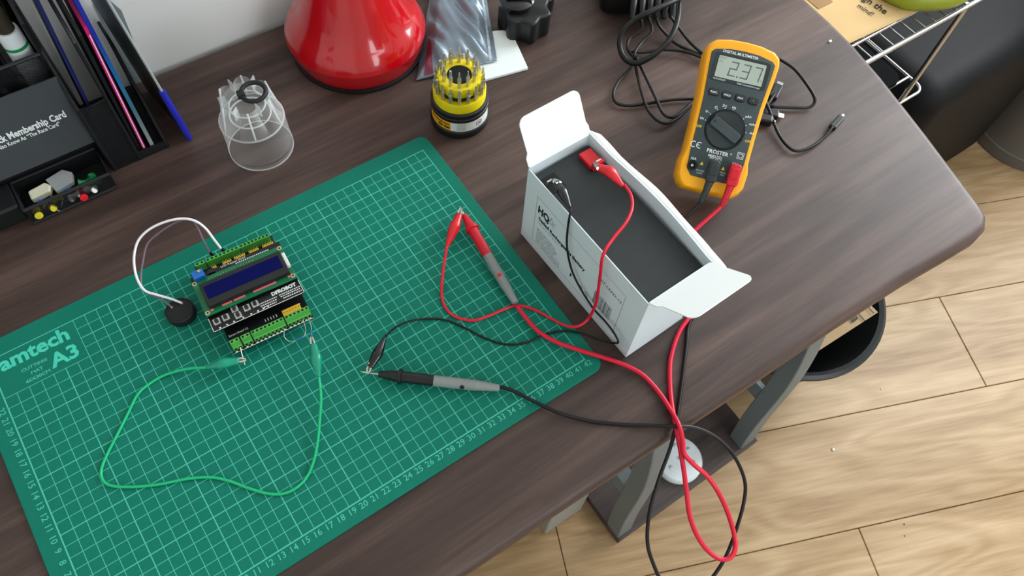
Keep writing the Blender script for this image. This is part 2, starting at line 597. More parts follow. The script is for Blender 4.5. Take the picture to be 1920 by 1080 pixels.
# cable centre lines, millimetres in the desk frame (z from the mat top)
PATHS = {
    'red_lead':[(377.1,155.9,11),(364.5,141.3,7),(352.2,125.2,3.5),(345.6,111.1,2),(346.7,96.8,1.6),(358,83.9,1.6),(372.2,79.8,1.6),(388,77.8,1.6),(400.2,74.5,1.6),(410.1,63.7,1.6),(418.4,46.7,2),(424.1,33.1,5),(431.2,25.6,10),(442,25.5,15.1),(444,25,43.8),(445,29.4,77.3),(447,34.4,103.5),(461.8,41.2,106),(479.3,47.3,107),(492.6,56.1,106),(500.9,67.4,104),(504,79.3,102)],
    'black_lead':[(284.5,105.2,16),(295.8,110.4,10),(309.5,111.8,5),(325.2,106.6,2),(338.6,97.2,1.2),(348.5,82.1,1.2),(357.2,65.4,1.2),(369.1,49.8,1.2),(385.4,40.5,1.2),(403.6,38,1.2),(419.6,32,1.2),(432.3,21.3,1.2),(442.6,7.4,1),(449.8,-2,3),(446,-8.7,21.6),(446,-1.3,26.6),(447,11.5,25.1),(447,30.1,22.8),(447,51,29.3),(446,64.2,43.3),(446,73.9,64.9),(447,78.1,87.3),(449,80.7,101.9),(453.5,85.9,101)],
    'red_cable':[(397.8,71.7,7.5),(397.7,58.9,7),(399.8,41.4,6),(407.9,24.5,5),(419.4,8.6,5),(433.5,-7.9,3),(445.7,-23.1,1),(453.9,-39.2,0),(455.6,-59,0),(453,-75.7,2.5),(448.4,-91.4,7),(443.7,-103.5,4),(439.1,-112.5,0),(443.6,-122.7,-10),(450.6,-135.8,-20),(453.9,-149.9,-30),(451.9,-165.9,-35),(446.9,-182.4,-40),(439.6,-193.1,-40),(430.5,-197.3,-40),(422.2,-193.3,-40),(416.6,-181.3,-36),(415.6,-166.7,-30),(419.2,-152.3,-25),(426.5,-136.2,-16),(433.9,-121.7,-10),(440.3,-106.8,-3),(447.8,-91,0.5),(461.6,-68.5,-0.5),(478.3,-47,-0.5),(492.1,-34.8,-0.5),(509.2,-24.1,-0.5),(540,-10,-0.5),(546,25,2),(560,42,5)],
    'black_cable':[(342.8,17.5,5.5),(349.7,9.2,5),(359.6,-8.1,4),(372.7,-28.7,2),(392,-48.4,-1),(412.9,-65.4,-1),(434.2,-81.3,1),(446,-91,4.5),(460.2,-99.5,0),(472.8,-112.4,-8),(480.1,-128,-16),(481.1,-143.2,-22),(477.5,-158,-28),(468.2,-169.2,-33),(455.3,-181.2,-46),(435.2,-193.1,-50),(417.7,-199.4,-50),(400.6,-202.1,-50),(382.6,-196,-50),(372.4,-182.6,-45),(373.9,-164.6,-40),(379.1,-149.1,-34),(393.7,-132,-28),(413.6,-116.3,-18),(432.5,-103.3,-6),(448.4,-90.8,-1),(468.5,-72.7,-1.2),(488.9,-53.6,-1.2),(508,-35.4,-1.2),(518.8,-24.9,-1.2),(549,-5,-1),(548,30,2),(552,53,5)],
    'green_lead':[(147.2,163.3,9),(132.8,173,5),(115.9,179.2,2),(101.8,179.1,1.2),(90.3,175.4,1.2),(77.9,164.2,1.2),(64.2,151.7,1.2),(52.4,141.2,1.2),(43.7,131.5,1.2),(41.6,122.8,1.2),(45.7,114.6,1.2),(58.9,104.9,1.2),(76.6,95.7,1.2),(95.3,88.4,1.2),(111.2,79.4,1.2),(122,68.8,1.2),(131.7,55.8,1.2),(141.8,44.1,1.2),(151.9,37,1.2),(162.6,35.3,1.5),(173.4,38.2,2),(183.9,46.3,3),(194.8,59.3,5),(205.5,75.2,8),(213.6,87.8,11),(220.5,103.6,14)],
    'white_wire':[(154.5,229.9,10),(148.5,235.5,15),(140.7,242.9,18),(133.8,250.9,20),(132.7,262.7,22),(135.7,273.7,26),(141,283.3,30),(149.4,291.1,34),(161.3,293.4,38),(175.7,291.9,40),(188.5,287.7,40),(197.2,281.2,38),(202,273.7,32),(203.7,262.6,26),(205.1,255.1,20)],
    'grey_wire':[(145.7,230.6,10),(142.4,238.8,14),(136.8,246.7,16),(132.6,254.3,18),(135.8,265.2,20),(143.6,276.4,24),(152.7,287,28),(162.1,289,32),(178.2,289.5,36),(190,287.8,37),(195.9,282.9,36),(196.5,275.8,32),(195.5,266.5,26),(195.1,257.6,18)],
    'chg_loop':[(762,299.1,30),(751.6,278.2,32),(732.4,256.3,32),(711.5,241.4,28),(689.7,236.3,22),(671.5,238.2,16),(663.9,246.6,12),(661.6,258.2,14),(665.4,269.1,19),(673.6,275.9,26),(686.3,276.8,34),(702.7,272.5,42),(732.4,271.6,42),(763.5,277.4,36)],
    'chg_a':[(677.9,253.2,6),(665.1,246.7,1),(644.2,238.8,1),(629.1,228.7,1),(623.8,216.3,1),(633.1,206.3,1),(654.8,197.3,1),(677.1,188.8,1),(700.1,176.5,1)],
    'chg_b':[(676.3,254.6,8),(664.2,231.5,3),(646.8,197.4,4),(643,179.4,4),(647.8,167.4,3),(660.8,165.3,2),(679.2,169.4,1),(701.6,175.6,1)],
    'chg_c':[(676.2,252.3,10),(669.6,224.2,5),(660.4,196.6,5),(654.8,178,4),(659,169.6,3),(670.5,168.5,3),(693.6,174,3)],
    'chg_d':[(727.1,280.8,16),(727.5,274.7,10),(731,263.8,4),(733.9,249.5,1),(740.9,233,1),(752.4,210.2,1)],
    'chg_e':[(742.6,275.4,16),(746.8,265.6,8),(747.2,245.7,3),(747.3,225.8,3),(753.3,206.8,1)],
    'chg_f':[(676.5,264.8,7),(691.8,257.5,3),(714.7,248.3,3),(735,231.4,3),(748.8,206.5,2)],
    'chg_g':[(712.5,289.9,15),(708.6,281.8,8),(692.2,280.2,5),(682.1,273.2,5),(676.8,263,6),(675.3,252.4,8)],
    'chg_h':[(721.3,286.5,15),(715.8,272.8,8),(697.5,267.3,6),(681.3,258.9,8),(673.6,250.5,9)],
    'chg_i':[(798,176,16),(804,159.6,16),(808.8,144.5,14),(807,123.7,12),(805.6,108.7,8),(804,103.7,3),(796.7,103.3,1),(785.3,109.4,1),(761.5,125.7,1)],
    'chg_j':[(758,136.1,8),(751.6,122,8),(747.9,108.2,3),(742,91.2,1),(739.8,76.1,1),(743.9,67,1),(759.4,63.1,1),(780.6,64.8,1),(796.9,69.5,3)],
    'chg_k':[(742.3,122.7,3),(758,128.1,5),(773.3,134.4,5)],
}

# ------------------------------------------------------------------ room
XL, XR, YF, YB, ZC = -1.10, 2.70, -2.60, 0.51, 2.40
fl = struct('floor', B().box(XL, XR, YF, YB, -0.03, -0.0085), 'oak')
PW, PA = 0.199, -22.0


def clip_room(poly):
    """cut a plank outline along the walls"""
    for ax, lim, sg in ((0, XL, 1), (0, XR, -1), (1, -1.45, 1), (1, YB, -1)):
        out = []
        for i, p in enumerate(poly):
            q = poly[(i + 1) % len(poly)]
            dp, dq = sg * (p[ax] - lim), sg * (q[ax] - lim)
            if dp >= 0:
                out.append(p)
            if (dp >= 0) != (dq >= 0):
                t = dp / (dp - dq)
                out.append((p[0] + (q[0] - p[0]) * t, p[1] + (q[1] - p[1]) * t))
        poly = out
        if len(poly) < 3:
            return None
    return poly


def add_plank(row, u0, u1):
    v0 = 0.057 + PW * row
    c, s_ = math.cos(math.radians(PA)), math.sin(math.radians(PA))
    poly = [(u0 + 0.0006, v0 + 0.0006), (u1 - 0.0006, v0 + 0.0006), (u1 - 0.0006, v0 + PW - 0.0006), (u0 + 0.0006, v0 + PW - 0.0006)]
    poly = clip_room([(u * c - v * s_, u * s_ + v * c) for u, v in poly])
    if poly is None:
        return
    ar = 0.5 * abs(sum(poly[i][0] * poly[(i + 1) % len(poly)][1] - poly[(i + 1) % len(poly)][0] * poly[i][1] for i in range(len(poly))))
    if ar < 0.004:
        return
    poly = [(x * c + y * s_, -x * s_ + y * c) for x, y in poly]      # back into the plank's own axes
    B().prism(poly, -0.008, 0.0).build('plank', 'oak', fl, RZ(PA), bevel=0.0012, seg=1)


PL = 1.288
JOINT = {-1: 0.964, 0: 0.444, 1: 1.325, -2: 0.15, 2: 0.62}
for row in range(-10, 8):
    j = JOINT.get(row, (row * 0.47) % PL)
    k = -4
    while j + PL * k < 3.4:
        add_plank(row, j + PL * k, j + PL * (k + 1))
        k += 1

struct('wall_back', B().box(XL, XR, YB, YB + 0.1, -0.03, ZC), 'wall_paint')
struct('wall_left', B().box(XL - 0.1, XL, YF, YB + 0.1, -0.03, ZC), 'wall_paint')
# right wall and front wall each have one window opening
WY0, WY1, WZ0, WZ1 = -0.62, 0.42, 0.95, 2.20
wr = B()
wr.box(XR, XR + 0.1, YF, WY0, -0.03, ZC)
wr.box(XR, XR + 0.1, WY1, YB + 0.1, -0.03, ZC)
wr.box(XR, XR + 0.1, WY0, WY1, -0.03, WZ0)
wr.box(XR, XR + 0.1, WY0, WY1, WZ1, ZC)
struct('wall_right', wr, 'wall_paint')
FX0, FX1, FZ0, FZ1 = 0.22, 1.58, 1.10, 2.26
wf = B()
wf.box(XL, FX0, YF - 0.1, YF, -0.03, ZC)
wf.box(FX1, XR, YF - 0.1, YF, -0.03, ZC)
wf.box(FX0, FX1, YF - 0.1, YF, -0.03, FZ0)
wf.box(FX0, FX1, YF - 0.1, YF, FZ1, ZC)
struct('wall_front', wf, 'wall_paint')
struct('ceiling', B().box(XL - 0.1, XR + 0.1, YF - 0.1, YB + 0.1, ZC, ZC + 0.08), 'ceiling_paint')

# ------------------------------------------------------------------ desk
desk = thing('desk', 'dark walnut laminate desk with rounded corner and grey curved legs', 'desk', T(0.15, 0.2, 0))
DI = desk.matrix_world.inverted()


def dk(b, name, m, **kw):
    b.v = [tuple(DI @ Vector(v)) for v in b.v]
    return b.build(name, m, desk, **kw)


edge = [(-0.62, 0.506), (-0.62, -0.088), (-0.2, -0.089), (0.2, -0.0905), (0.34, -0.0925), (0.44, -0.0945), (0.54, -0.0965), (0.64, -0.0975), (0.73, -0.1005),
        (0.79, -0.1045), (0.826, -0.1065), (0.845, -0.1035), (0.857, -0.0945), (0.862, -0.082), (0.8745, -0.035), (0.8855, 0.007),
        (0.8955, 0.049), (0.906, 0.095), (0.9145, 0.142), (0.9185, 0.185), (0.92, 0.23), (0.92, 0.506)]
dk(B().prism(edge, DT - 0.026, DT), 'tabletop', 'walnut', bevel=0.0095, seg=5, smooth=True, angle=60)
dk(B().box(0.5445, 0.862, -0.094, 0.36, 0.004, 0.024), 'foot_board', 'dark_board', bevel=0.001)
YZ = [(-0.089, 0.024), (-0.0815, 0.12), (-0.077, 0.25), (-0.0715, 0.32), (-0.059, 0.40), (-0.036, 0.49), (0.0, 0.58), (0.06, 0.67), (0.11, 0.724)]
for x0, x1 in ((0.5445, 0.574), (0.824, 0.858)):
    for mirror in (0, 1):
        P = smooth_path([(0, y, z) for y, z in YZ], 4)
        b = B()
        vs, fs = [], []
        n = len(P)
        for i, p in enumerate(P):
            t = (P[min(i + 1, n - 1)] - P[max(i - 1, 0)]).normalized()
            d = Vector((0, t.z, -t.y)) * 0.030      # depth of the bar, towards the back
            for q in ((x0, p), (x1, p), (x1, p + d), (x0, p + d)):
                y = q[1].y
                if mirror:
                    y = 0.24 - y
                vs.append((q[0], y, min(max(q[1].z, 0.024), 0.724)))
        for i in range(n - 1):
            for k in range(4):
                fs.append((i * 4 + k, i * 4 + (k + 1) % 4, i * 4 + 4 + (k + 1) % 4, i * 4 + 4 + k))
        fs += [(3, 2, 1, 0), tuple((n - 1) * 4 + k for k in range(4))]
        b.add(vs, fs)
        if mirror:
            b.f = [tuple(reversed(f)) for f in b.f]
        dk(b, 'curved_leg', 'frame_grey', bevel=0.0015, seg=1, smooth=True)
    dk(B().box(x0 + 0.002, x1 - 0.022 if x0 > 0.7 else x1 - 0.004, -0.050, 0.29, 0.185, 0.222), 'cross_brace', 'frame_grey', bevel=0.001, seg=1)
dk(B().box(0.451, 0.529, -0.013, 0.03, 0.0, DT - 0.026), 'leg', 'leg_grey', bevel=0.003)
dk(B().box(-0.58, -0.50, -0.013, 0.03, 0.0, DT - 0.026), 'leg', 'leg_grey', bevel=0.003)
dk(B().box(-0.50, 0.53, 0.40, 0.416, 0.35, DT - 0.026), 'modesty_panel', 'dark_board')

puck = thing('led_puck_light', 'round white LED puck light lying on the foot board under the desk', 'light', T(0.7145, -0.043, 0.024))
B().lathe([(0.041, 0), (0.042, 0.004), (0.042, 0.012), (0.039, 0.017), (0.030, 0.0185), (0.0, 0.019)], 40).build('housing', 'puck_white', puck, smooth=True)
for i in range(6):
    a = math.radians(60 * i + 10)
    B().lathe([(0.0036, 0.0), (0.0036, 0.0016), (0.002, 0.0028), (0, 0.003)], 12).build('led', 'led_lens', puck, T(0.024 * math.cos(a), 0.024 * math.sin(a), 0.0182), smooth=True)
B().lathe([(0.0036, 0.0), (0.0036, 0.0016), (0.002, 0.0028), (0, 0.003)], 12).build('led', 'led_lens', puck, T(0, 0, 0.0186), smooth=True)
wc = B().tube(smooth_path([(0.860, 0.085, 0.006), (0.866, 0.078, 0.02), (0.874, 0.07, 0.028), (0.882, 0.072, 0.018), (0.889, 0.08, 0.004)], 5), 0.003, 8).build('cable_tie', 'crumb', smooth='all')
tag(wc, 'short curled white cable tie on the floor behind the foot board', 'cable tie')

# ------------------------------------------------------------------ cutting mat
cmat = thing('cutting_mat', 'green A3 cutting mat with a printed centimetre grid on the desk', 'cutting mat', T(0.21, 0.135, DT))
CI = Matrix.Translation((-0.21, -0.135, 0))
B().prism(rrect(-0.0165, 0.4315, -0.0145, 0.287, 0.009, 5), 0.0, 0.003, CI).build('sheet', 'mat_green', cmat, bevel=0.0005, seg=1, smooth=True)
gz = 0.00308
g = B()
for i in range(0, 43):
    x = i * 0.01
    wd = 0.00085 if i % 5 == 0 or i in (0, 42) else 0.00055
    if i == 0:
        wd = 0.0011
    if i < 7 and i > 0:
        g.line(x, 0, x, 0.23, wd, gz, CI)
    elif i == 0:
        g.line(x, 0, x, 0.27, wd, gz, CI)
    else:
        g.line(x, 0, x, 0.27, wd, gz, CI)
for j in range(0, 28):
    y = j * 0.01
    wd = 0.00085 if j % 5 == 0 or j == 27 else 0.00055
    if j == 0:
        wd = 0.0011
    g.line(0.07 if 23 < j < 27 else 0, y, 0.42, y, wd, gz + 0.00001, CI)
g.build('grid_print', 'mat_print', cmat)
nb = B()
for i in range(1, 43):
    nb.text(str(i), 0.0072, CI @ T(i * 0.01 + 0.0003, -0.0047, gz + 0.00002), thick=0.00005)
for j in range(1, 23):
    nb.text(str(j), 0.0072, CI @ T(-0.0053, j * 0.01, gz + 0.00002) @ RZ(-90), thick=0.00005)
nb.build('number_print', 'mat_print', cmat)
lg = B()
lg.text('amtech', 0.0185, CI @ T(0.0345, 0.2605, gz), thick=0.00062, sx=1.05)
lg.text('A3', 0.0185, CI @ T(0.0535, 0.2412, gz), thick=0.0006, sx=1.08)
lg.build('logo_print', 'mat_logo', cmat)
sm = B()
sm.text('CUTTING', 0.0042, CI @ T(0.0295, 0.2465, gz), sx=1.15, thick=0.00010)
sm.text('MAT', 0.0042, CI @ T(0.0300, 0.2408, gz), sx=1.15, thick=0.00010)
sm.text('45X30CM', 0.0042, CI @ T(0.0290, 0.2350, gz), sx=1.15, thick=0.00010)
sm.build('caption_print', 'mat_print', cmat)

# ------------------------------------------------------------------ circuit board stack
pcb = thing('circuit_board_stack', 'circuit board stack with blue character display and green screw terminals on the mat', 'circuit board',
            T(0.205, 0.205, MT) @ RZ(-4.3))


def cb(x0, x1, y0, y1, z0, z1):
    return B().box(x0 / 100, x1 / 100, y0 / 100, y1 / 100, z0 / 100, z1 / 100)


cb(-2.9, 4.0, -2.9, 2.7, 0.35, 0.51).build('main_board', 'pcb_black', pcb)
for x, y in ((-2.6, -2.6), (3.7, -2.6), (-2.6, 2.4), (3.7, 2.4)):
    B().lathe([(0.003, 0), (0.003, 0.0035)], 12).build('foot', 'black_rubber', pcb, T(x / 100, y / 100, 0), smooth=True)
cb(-2.2, 3.6, -2.55, -2.25, 0.51, 1.05).build('header', 'black_plastic', pcb)
cb(-2.2, 3.6, 2.05, 2.35, 0.51, 1.05).build('header', 'black_plastic', pcb)
cb(-2.98, 4.08, -4.68, 4.85, 1.05, 1.2).build('terminal_board', 'pcb_black', pcb)
B().box(-.0298, .0408, -.0468, -.0464, .01201, .01206).build('silk_print', 'silk_white', pcb)


def terminal(x0, x1, front):
    """screw terminal block along x; front=-1 opens to -y, +1 to +y"""
    s = 1 if front < 0 else -1
    yo = -0.0446 if front < 0 else 0.0474
    prof = [(0, 0), (0.0, 0.0042), (0.0008, 0.0052), (0.0022, 0.0100), (0.0056, 0.0100), (0.0056, 0)]
    b = B()
    n = len(prof)
    vs = [(x, yo + s * y, 0.012 + z) for x in (x0 / 100, x1 / 100) for y, z in prof]
    fs = [tuple(range(n)), tuple(range(2 * n - 1, n - 1, -1))] + [(i, i + n, (i + 1) % n + n, (i + 1) % n) for i in range(n)]
    b.add(vs, fs)
    o = b.build('terminal_block', 'terminal_green', pcb, bevel=0.0002, seg=1)
    pitch = 0.0035
    k = max(2, round((x1 - x0) / 100 / pitch))
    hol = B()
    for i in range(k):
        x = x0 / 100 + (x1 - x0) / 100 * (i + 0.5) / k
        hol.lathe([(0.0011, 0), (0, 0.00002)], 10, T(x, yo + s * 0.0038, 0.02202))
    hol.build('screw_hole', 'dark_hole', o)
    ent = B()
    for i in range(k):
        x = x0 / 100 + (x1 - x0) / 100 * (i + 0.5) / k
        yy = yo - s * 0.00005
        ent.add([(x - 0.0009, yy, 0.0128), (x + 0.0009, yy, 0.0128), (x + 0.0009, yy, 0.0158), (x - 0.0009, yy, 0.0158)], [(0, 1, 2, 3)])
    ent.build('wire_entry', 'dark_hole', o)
    dots = B()
    for i in range(k):
        x = x0 / 100 + (x1 - x0) / 100 * (i + 0.5) / k
        yy = yo - s * 0.0012
        dots.box(x - 0.0012, x + 0.0006, yy - 0.0006, yy + 0.0006, 0.01201, 0.01206)
    if front < 0:
        dots.build('silk_print', 'silk_white', pcb)


for x0, x1 in ((-2.92, -2.12), (-1.98, -1.2), (-1.08, 1.76), (1.88, 4.02)):
    terminal(x0, x1, -1)
for x0, x1 in ((-2.92, -2.09), (-1.95, 1.0), (1.1, 3.8)):
    terminal(x0, x1, 1)
for x in (-3.0,):
    cb(-3.05, -2.75, 4.0, 4.5, 1.2, 1.8).build('header', 'black_plastic', pcb, bevel=0.0003)


def pin_header(x0, x1, y0, y1, z0, z1, rows=1):
    o = cb(x0, x1, y0, y1, z0, z1).build('pin_header', 'pin_yellow', pcb, bevel=0.0003, seg=1)
    k = max(2, round((x1 - x0) / 0.254))
    for i in range(k):
        x = (x0 + (x1 - x0) * (i + 0.5) / k) / 100
        y = (y0 + y1) / 200
        B().box(x - 0.0003, x + 0.0003, y - 0.0003, y + 0.0003, z1 / 100, z1 / 100 + 0.003).build('pin', 'solder', o)


pin_header(1.90, 3.5, -3.72, -3.12, 1.2, 1.85)
for x0, x1 in ((-1.75, -1.35), (-0.8, 0.0), (0.25, 1.25), (1.6, 2.5), (2.85, 3.85)):
    pin_header(x0, x1, 3.36, 3.62, 1.2, 2.1)
cb(-2.6, 3.8, -0.2, 0.2, 1.2, 2.35).build('header', 'black_plastic', pcb)
cb(-3.70, 4.30, -2.75, 3.08, 2.35, 2.5).build('keypad_board', 'pcb_black', pcb)
kb = B()
for a in ((-3.70, 4.30, -2.75, -2.70), (-3.70, -3.65, -2.75, -1.35), (4.25, 4.30, -2.75, -1.35)):
    kb.box(a[0] / 100, a[1] / 100, a[2] / 100, a[3] / 100, 0.02501, 0.02504)
kb.text('DFROBOT', 0.0047, T(0.0285, -0.0166, 0.02503) @ RZ(0), thick=0.0003, sx=1.0)
random.seed(3)
for rr, (xa, xb, y) in enumerate(((0.55, 2.05, -2.05), (0.55, 2.0, -2.28), (0.6, 1.9, -2.5), (2.3, 4.1, -2.02), (2.35, 4.15, -2.22), (2.5, 4.1, -2.45))):
    x = xa
    while x < xb:
        ww = random.uniform(0.06, 0.16)
        kb.box(x / 100, (x + ww) / 100, (y - 0.05) / 100, (y + 0.05) / 100, 0.02501, 0.02504)
        x += ww + 0.06
for x in (-3.1, -2.5, -1.9, -1.1, -0.4, 0.2, 0.7, 1.1):
    kb.box((x - 0.07) / 100, (x + 0.07) / 100, -0.02650, -0.02520, 0.02501, 0.02504)
kb.text('LCD Keypad Shield', 0.0028, T(0.0005, 0.0292, 0.02503))
for i in range(18):
    kb.box((0.2 + i * 0.17) / 100, (0.3 + i * 0.17) / 100, 0.0262, 0.0274, 0.02501, 0.02504)
kb.build('silk_print', 'silk_white', pcb)
ts = B()
ts.text('Screw Shield V2', 0.0026, T(-0.0200, -0.0296, 0.01203), thick=0.00003)
for i in range(5):
    ts.box((0.35 + i * 0.25) / 100, (0.42 + i * 0.25) / 100, -0.0312, -0.0284, 0.01201, 0.01204)
for i in range(6):
    ts.box((2.0 + i * 0.3) / 100, (2.1 + i * 0.3) / 100, -0.0288, -0.0280, 0.01201, 0.01204)
for i in range(26):
    ts.box((-2.2 + i * 0.24) / 100, (-2.1 + i * 0.24) / 100, 0.0318, 0.0334, 0.01201, 0.01204)
ts.build('silk_print', 'silk_white', pcb)
for x, y in ((-3.13, -2.02), (-2.36, -2.0), (-1.45, -1.62), (-1.39, -2.28), (-0.52, -1.97), (0.22, -1.95)):
    o = cb(x - 0.29, x + 0.29, y - 0.29, y + 0.29, 2.5, 2.76).build('push_button', 'solder', pcb, bevel=0.0003, seg=1)
    B().lathe([(0.0017, 0.0276), (0.0017, 0.0292), (0.0014, 0.0295), (0, 0.0295)], 16).build('plunger', 'black_plastic', o, T(x / 100, y / 100, 0), smooth=True)
cb(-3.4, -2.45, 2.15, 2.95, 2.5, 3.5).build('trimmer_pot', 'pot_blue', pcb, bevel=0.0004)
B().lathe([(0.0013, 0), (0.0013, 0.001), (0, 0.001)], 12).build('trimmer_screw', 'copper_ring', pcb, T(-0.0275, 0.0270, 0.035), smooth=True)
cb(-2.2, -1.6, 2.55, 2.95, 2.5, 2.85).build('chip', 'black_plastic', pcb, bevel=0.0003)
lcdb = cb(-3.72, 4.28, -1.35, 2.28, 2.8, 2.96).build('display_board', 'pcb_green', pcb)
for x, y in ((-3.52, 2.06), (-3.5, -1.08), (4.05, 2.06), (4.04, -1.05)):
    B().lathe([(0.0009, 0.0297), (0.0021, 0.0297)], 20, close=False).build('mounting_ring', 'copper_ring', lcdb, T(x / 100, y / 100, 0))
    B().lathe([(0.0012, 0.02968), (0, 0.02969)], 16).build('mounting_hole', 'dark_hole', lcdb, T(x / 100, y / 100, 0))
bz = B()
bz.box(-.0322, .0392, -.0092, .0146, .0296, .0358)
bezel = bz.build('display_bezel', 'lcd_bezel', pcb, bevel=0.0008)
fr = B()
fr.box(-.0296, .0361, -.0028, .0104, .0359, .03592)
fr.build('screen', 'lcd_blue', bezel)
for x0, x1 in ((-2.2, -1.35), (-1.2, -0.2), (0.5, 2.55), (-3.2, -2.95), (3.6, 3.8)):
    cb(x0, x1, -1.06, -0.93, 2.96, 3.04).build('backlight_edge', 'lcd_pink', pcb)
cb(3.93, 4.24, -0.22, 1.25, 2.96, 3.4).build('backlight_block', 'silk_white', pcb, bevel=0.0006)
pn = B()
for i in range(16):
    pn.lathe([(0.0007, 0.02965), (0.0004, 0.0303), (0, 0.0305)], 8, T((-2.3 + i * 0.254) / 100, 0.0196, 0))
pn.build('solder_print', 'solder', pcb)

# ------------------------------------------------------------------ buzzer with its two wires
bzr = thing('piezo_buzzer', 'round black buzzer with a white and a purple-grey wire on the mat', 'buzzer', T(0.150, 0.225, MT))
BI = bzr.matrix_world.inverted()
B().lathe([(0.0112, 0.0), (0.0122, 0.001), (0.0122, 0.0088), (0.0112, 0.0096), (0.0108, 0.0090), (0.0, 0.0090)], 36).build('body', 'black_rubber', bzr, smooth=True)


def rel(inv, pts):
    return [inv @ Vector(p) for p in pts]


for key, nm_, m_, r_ in (('white_wire', 'wire', 'white_wire', 0.0011), ('grey_wire', 'wire', 'grey_wire', 0.0009)):
    P = [mm(p) for p in PATHS[key]]
    B().tube(rel(BI, smooth_path(P, 6)), r_, 8).build(nm_, m_, bzr, smooth='all', label='white wire' if 'white' in key else 'purple-grey wire')
    d = (P[-1] - P[-2]).normalized()
    e = P[-1] + Vector((0.0035, -0.0035, -0.009))
    B().tube(rel(BI, [P[-1] - d * 0.001, P[-1] + (e - P[-1]) * 0.5, e]), 0.0015, 4).build('connector', 'black_plastic', bzr)
    B().lathe([(0.0013, 0), (0.0013, 0.0012), (0.0008, 0.002), (0, 0.002)], 10).build('solder_joint', 'solder', bzr, BI @ T(P[0].x, P[0].y, P[0].z - 0.0012), smooth=True)

# ------------------------------------------------------------------ resistors and jumper
rs = thing('resistor', 'blue resistor with bent leads hooked into the front screw terminals', 'resistor', T(0.221, 0.148, MT))
RI = rs.matrix_world.inverted()
lp = [mm(p) for p in ((217.4, 163.5, 14), (216.0, 158.5, 12), (213.4, 154.5, 8), (215.3, 149.5, 6), (220.3, 147.4, 6), (226.6, 147.0, 6), (230.6, 149.2, 8), (232.8, 154.0, 11), (233.6, 160.6, 14))]
B().tube(rel(RI, smooth_path(lp, 6)), 0.00035, 6).build('lead', 'steel', rs, smooth='all')
B().tube(rel(RI, [mm(p) for p in ((219.8, 147.6, 6), (220.6, 147.4, 6), (222, 147.3, 6), (225, 147.1, 6), (226.4, 147.0, 6), (227, 147.1, 6.1))]), [0.0007, 0.0011, 0.0010, 0.0010, 0.0011, 0.0007], 10).build('body', 'resistor_blue', rs, smooth='all')
rs2 = thing('resistor', 'blue resistor gripped by the green clip nearest the black test probe', 'resistor', T(0.232, 0.138, MT))
RI = rs2.matrix_world.inverted()
lp = [mm(p) for p in ((231.4, 136.0, 17.6), (232.4, 139.5, 16), (234.5, 144, 14.5), (237.0, 150, 13.5), (238.0, 158.0, 14))]
B().tube(rel(RI, smooth_path(lp, 5)), 0.00032, 6).build('lead', 'steel', rs2, smooth='all')
B().tube(rel(RI, [mm(p) for p in ((232.0, 138.3, 16.5), (232.4, 139.3, 16.1), (234.2, 143.3, 14.8), (234.6, 144.2, 14.5))]), [0.0006, 0.0010, 0.0010, 0.0006], 10).build('body', 'resistor_blue', rs2, smooth='all')
lp = [mm(p) for p in ((178.5, 163.2, 14), (177.2, 159, 13), (175.9, 152.9, 12), (174.6, 146.6, 12))]
jw = B().tube(smooth_path(lp, 5), 0.0005, 6).build('jumper_wire', 'steel', smooth='all')
tag(jw, 'bare wire stub from the corner terminal gripped by a green clip', 'wire')


# ------------------------------------------------------------------ crocodile-clip leads
def croc(parent, inv, tip, nose, mid, tail, m, w=1.0):
    tip, nose, mid, tail = [Vector(p) for p in (tip, nose, mid, tail)]
    P = smooth_path([nose, nose.lerp(mid, 0.5), mid, mid.lerp(tail, 0.55), tail], 4)
    rad = []
    for i in range(len(P)):
        t = i / (len(P) - 1)
        key = ((0, 0.0031), (0.2, 0.0040), (0.48, 0.0054), (0.62, 0.0046), (0.85, 0.0026), (1.0, 0.0017))
        for (a, ra), (b, rb) in zip(key, key[1:]):
            if a <= t <= b:
                rad.append(w * (ra + (rb - ra) * (t - a) / (b - a)))
                break
    B().tube(rel(inv, P), rad, 14, flat=0.78, up=(0, 0, 1)).build('clip_boot', m, parent, smooth='all')
    d = (tip - nose)
    d.normalize()
    sd = d.cross(Vector((0, 0, 1))).normalized()
    for s in (-1, 1):
        q = [nose - d * 0.004 + sd * s * 0.0013, nose + sd * s * 0.0015 + d * 0.002, tip + sd * s * 0.0009 - d * 0.001, tip + sd * s * 0.0004]
        B().tube(rel(inv, q), [0.0012, 0.0012, 0.0010, 0.0006], 6, flat=1.2, up=(0, 0, 1)).build('clip_jaw', 'steel', parent, smooth=True)


def v3(*a):
    return [mm(p) for p in a]


t = thing('clip_lead', 'red crocodile-clip lead from the battery to the red test probe', 'test lead', T(0.44, 0.05, MT), 'crocodile-clip leads')
inv = t.matrix_world.inverted()
B().tube(rel(inv, smooth_path([mm(p) for p in PATHS['red_lead']], 6)), 0.00135, 10).build('wire', 'wire_red', t, smooth='all')
croc(t, inv, *v3((411.0, 184.5, 11), (405.2, 179.0, 12), (393.7, 169.3, 12), (377.1, 155.9, 10.5)), 'boot_red')
croc(t, inv, *v3((497.5, 113.2, 99), (494.0, 104.0, 106), (498.5, 93.0, 108), (502.2, 78.9, 102)), 'boot_red')
t = thing('clip_lead', 'black crocodile-clip lead from the battery to the black test probe', 'test lead', T(0.40, 0.05, MT), 'crocodile-clip leads')
inv = t.matrix_world.inverted()
B().tube(rel(inv, smooth_path([mm(p) for p in PATHS['black_lead']], 6)), 0.00095, 10).build('wire', 'cable_black', t, smooth='all')
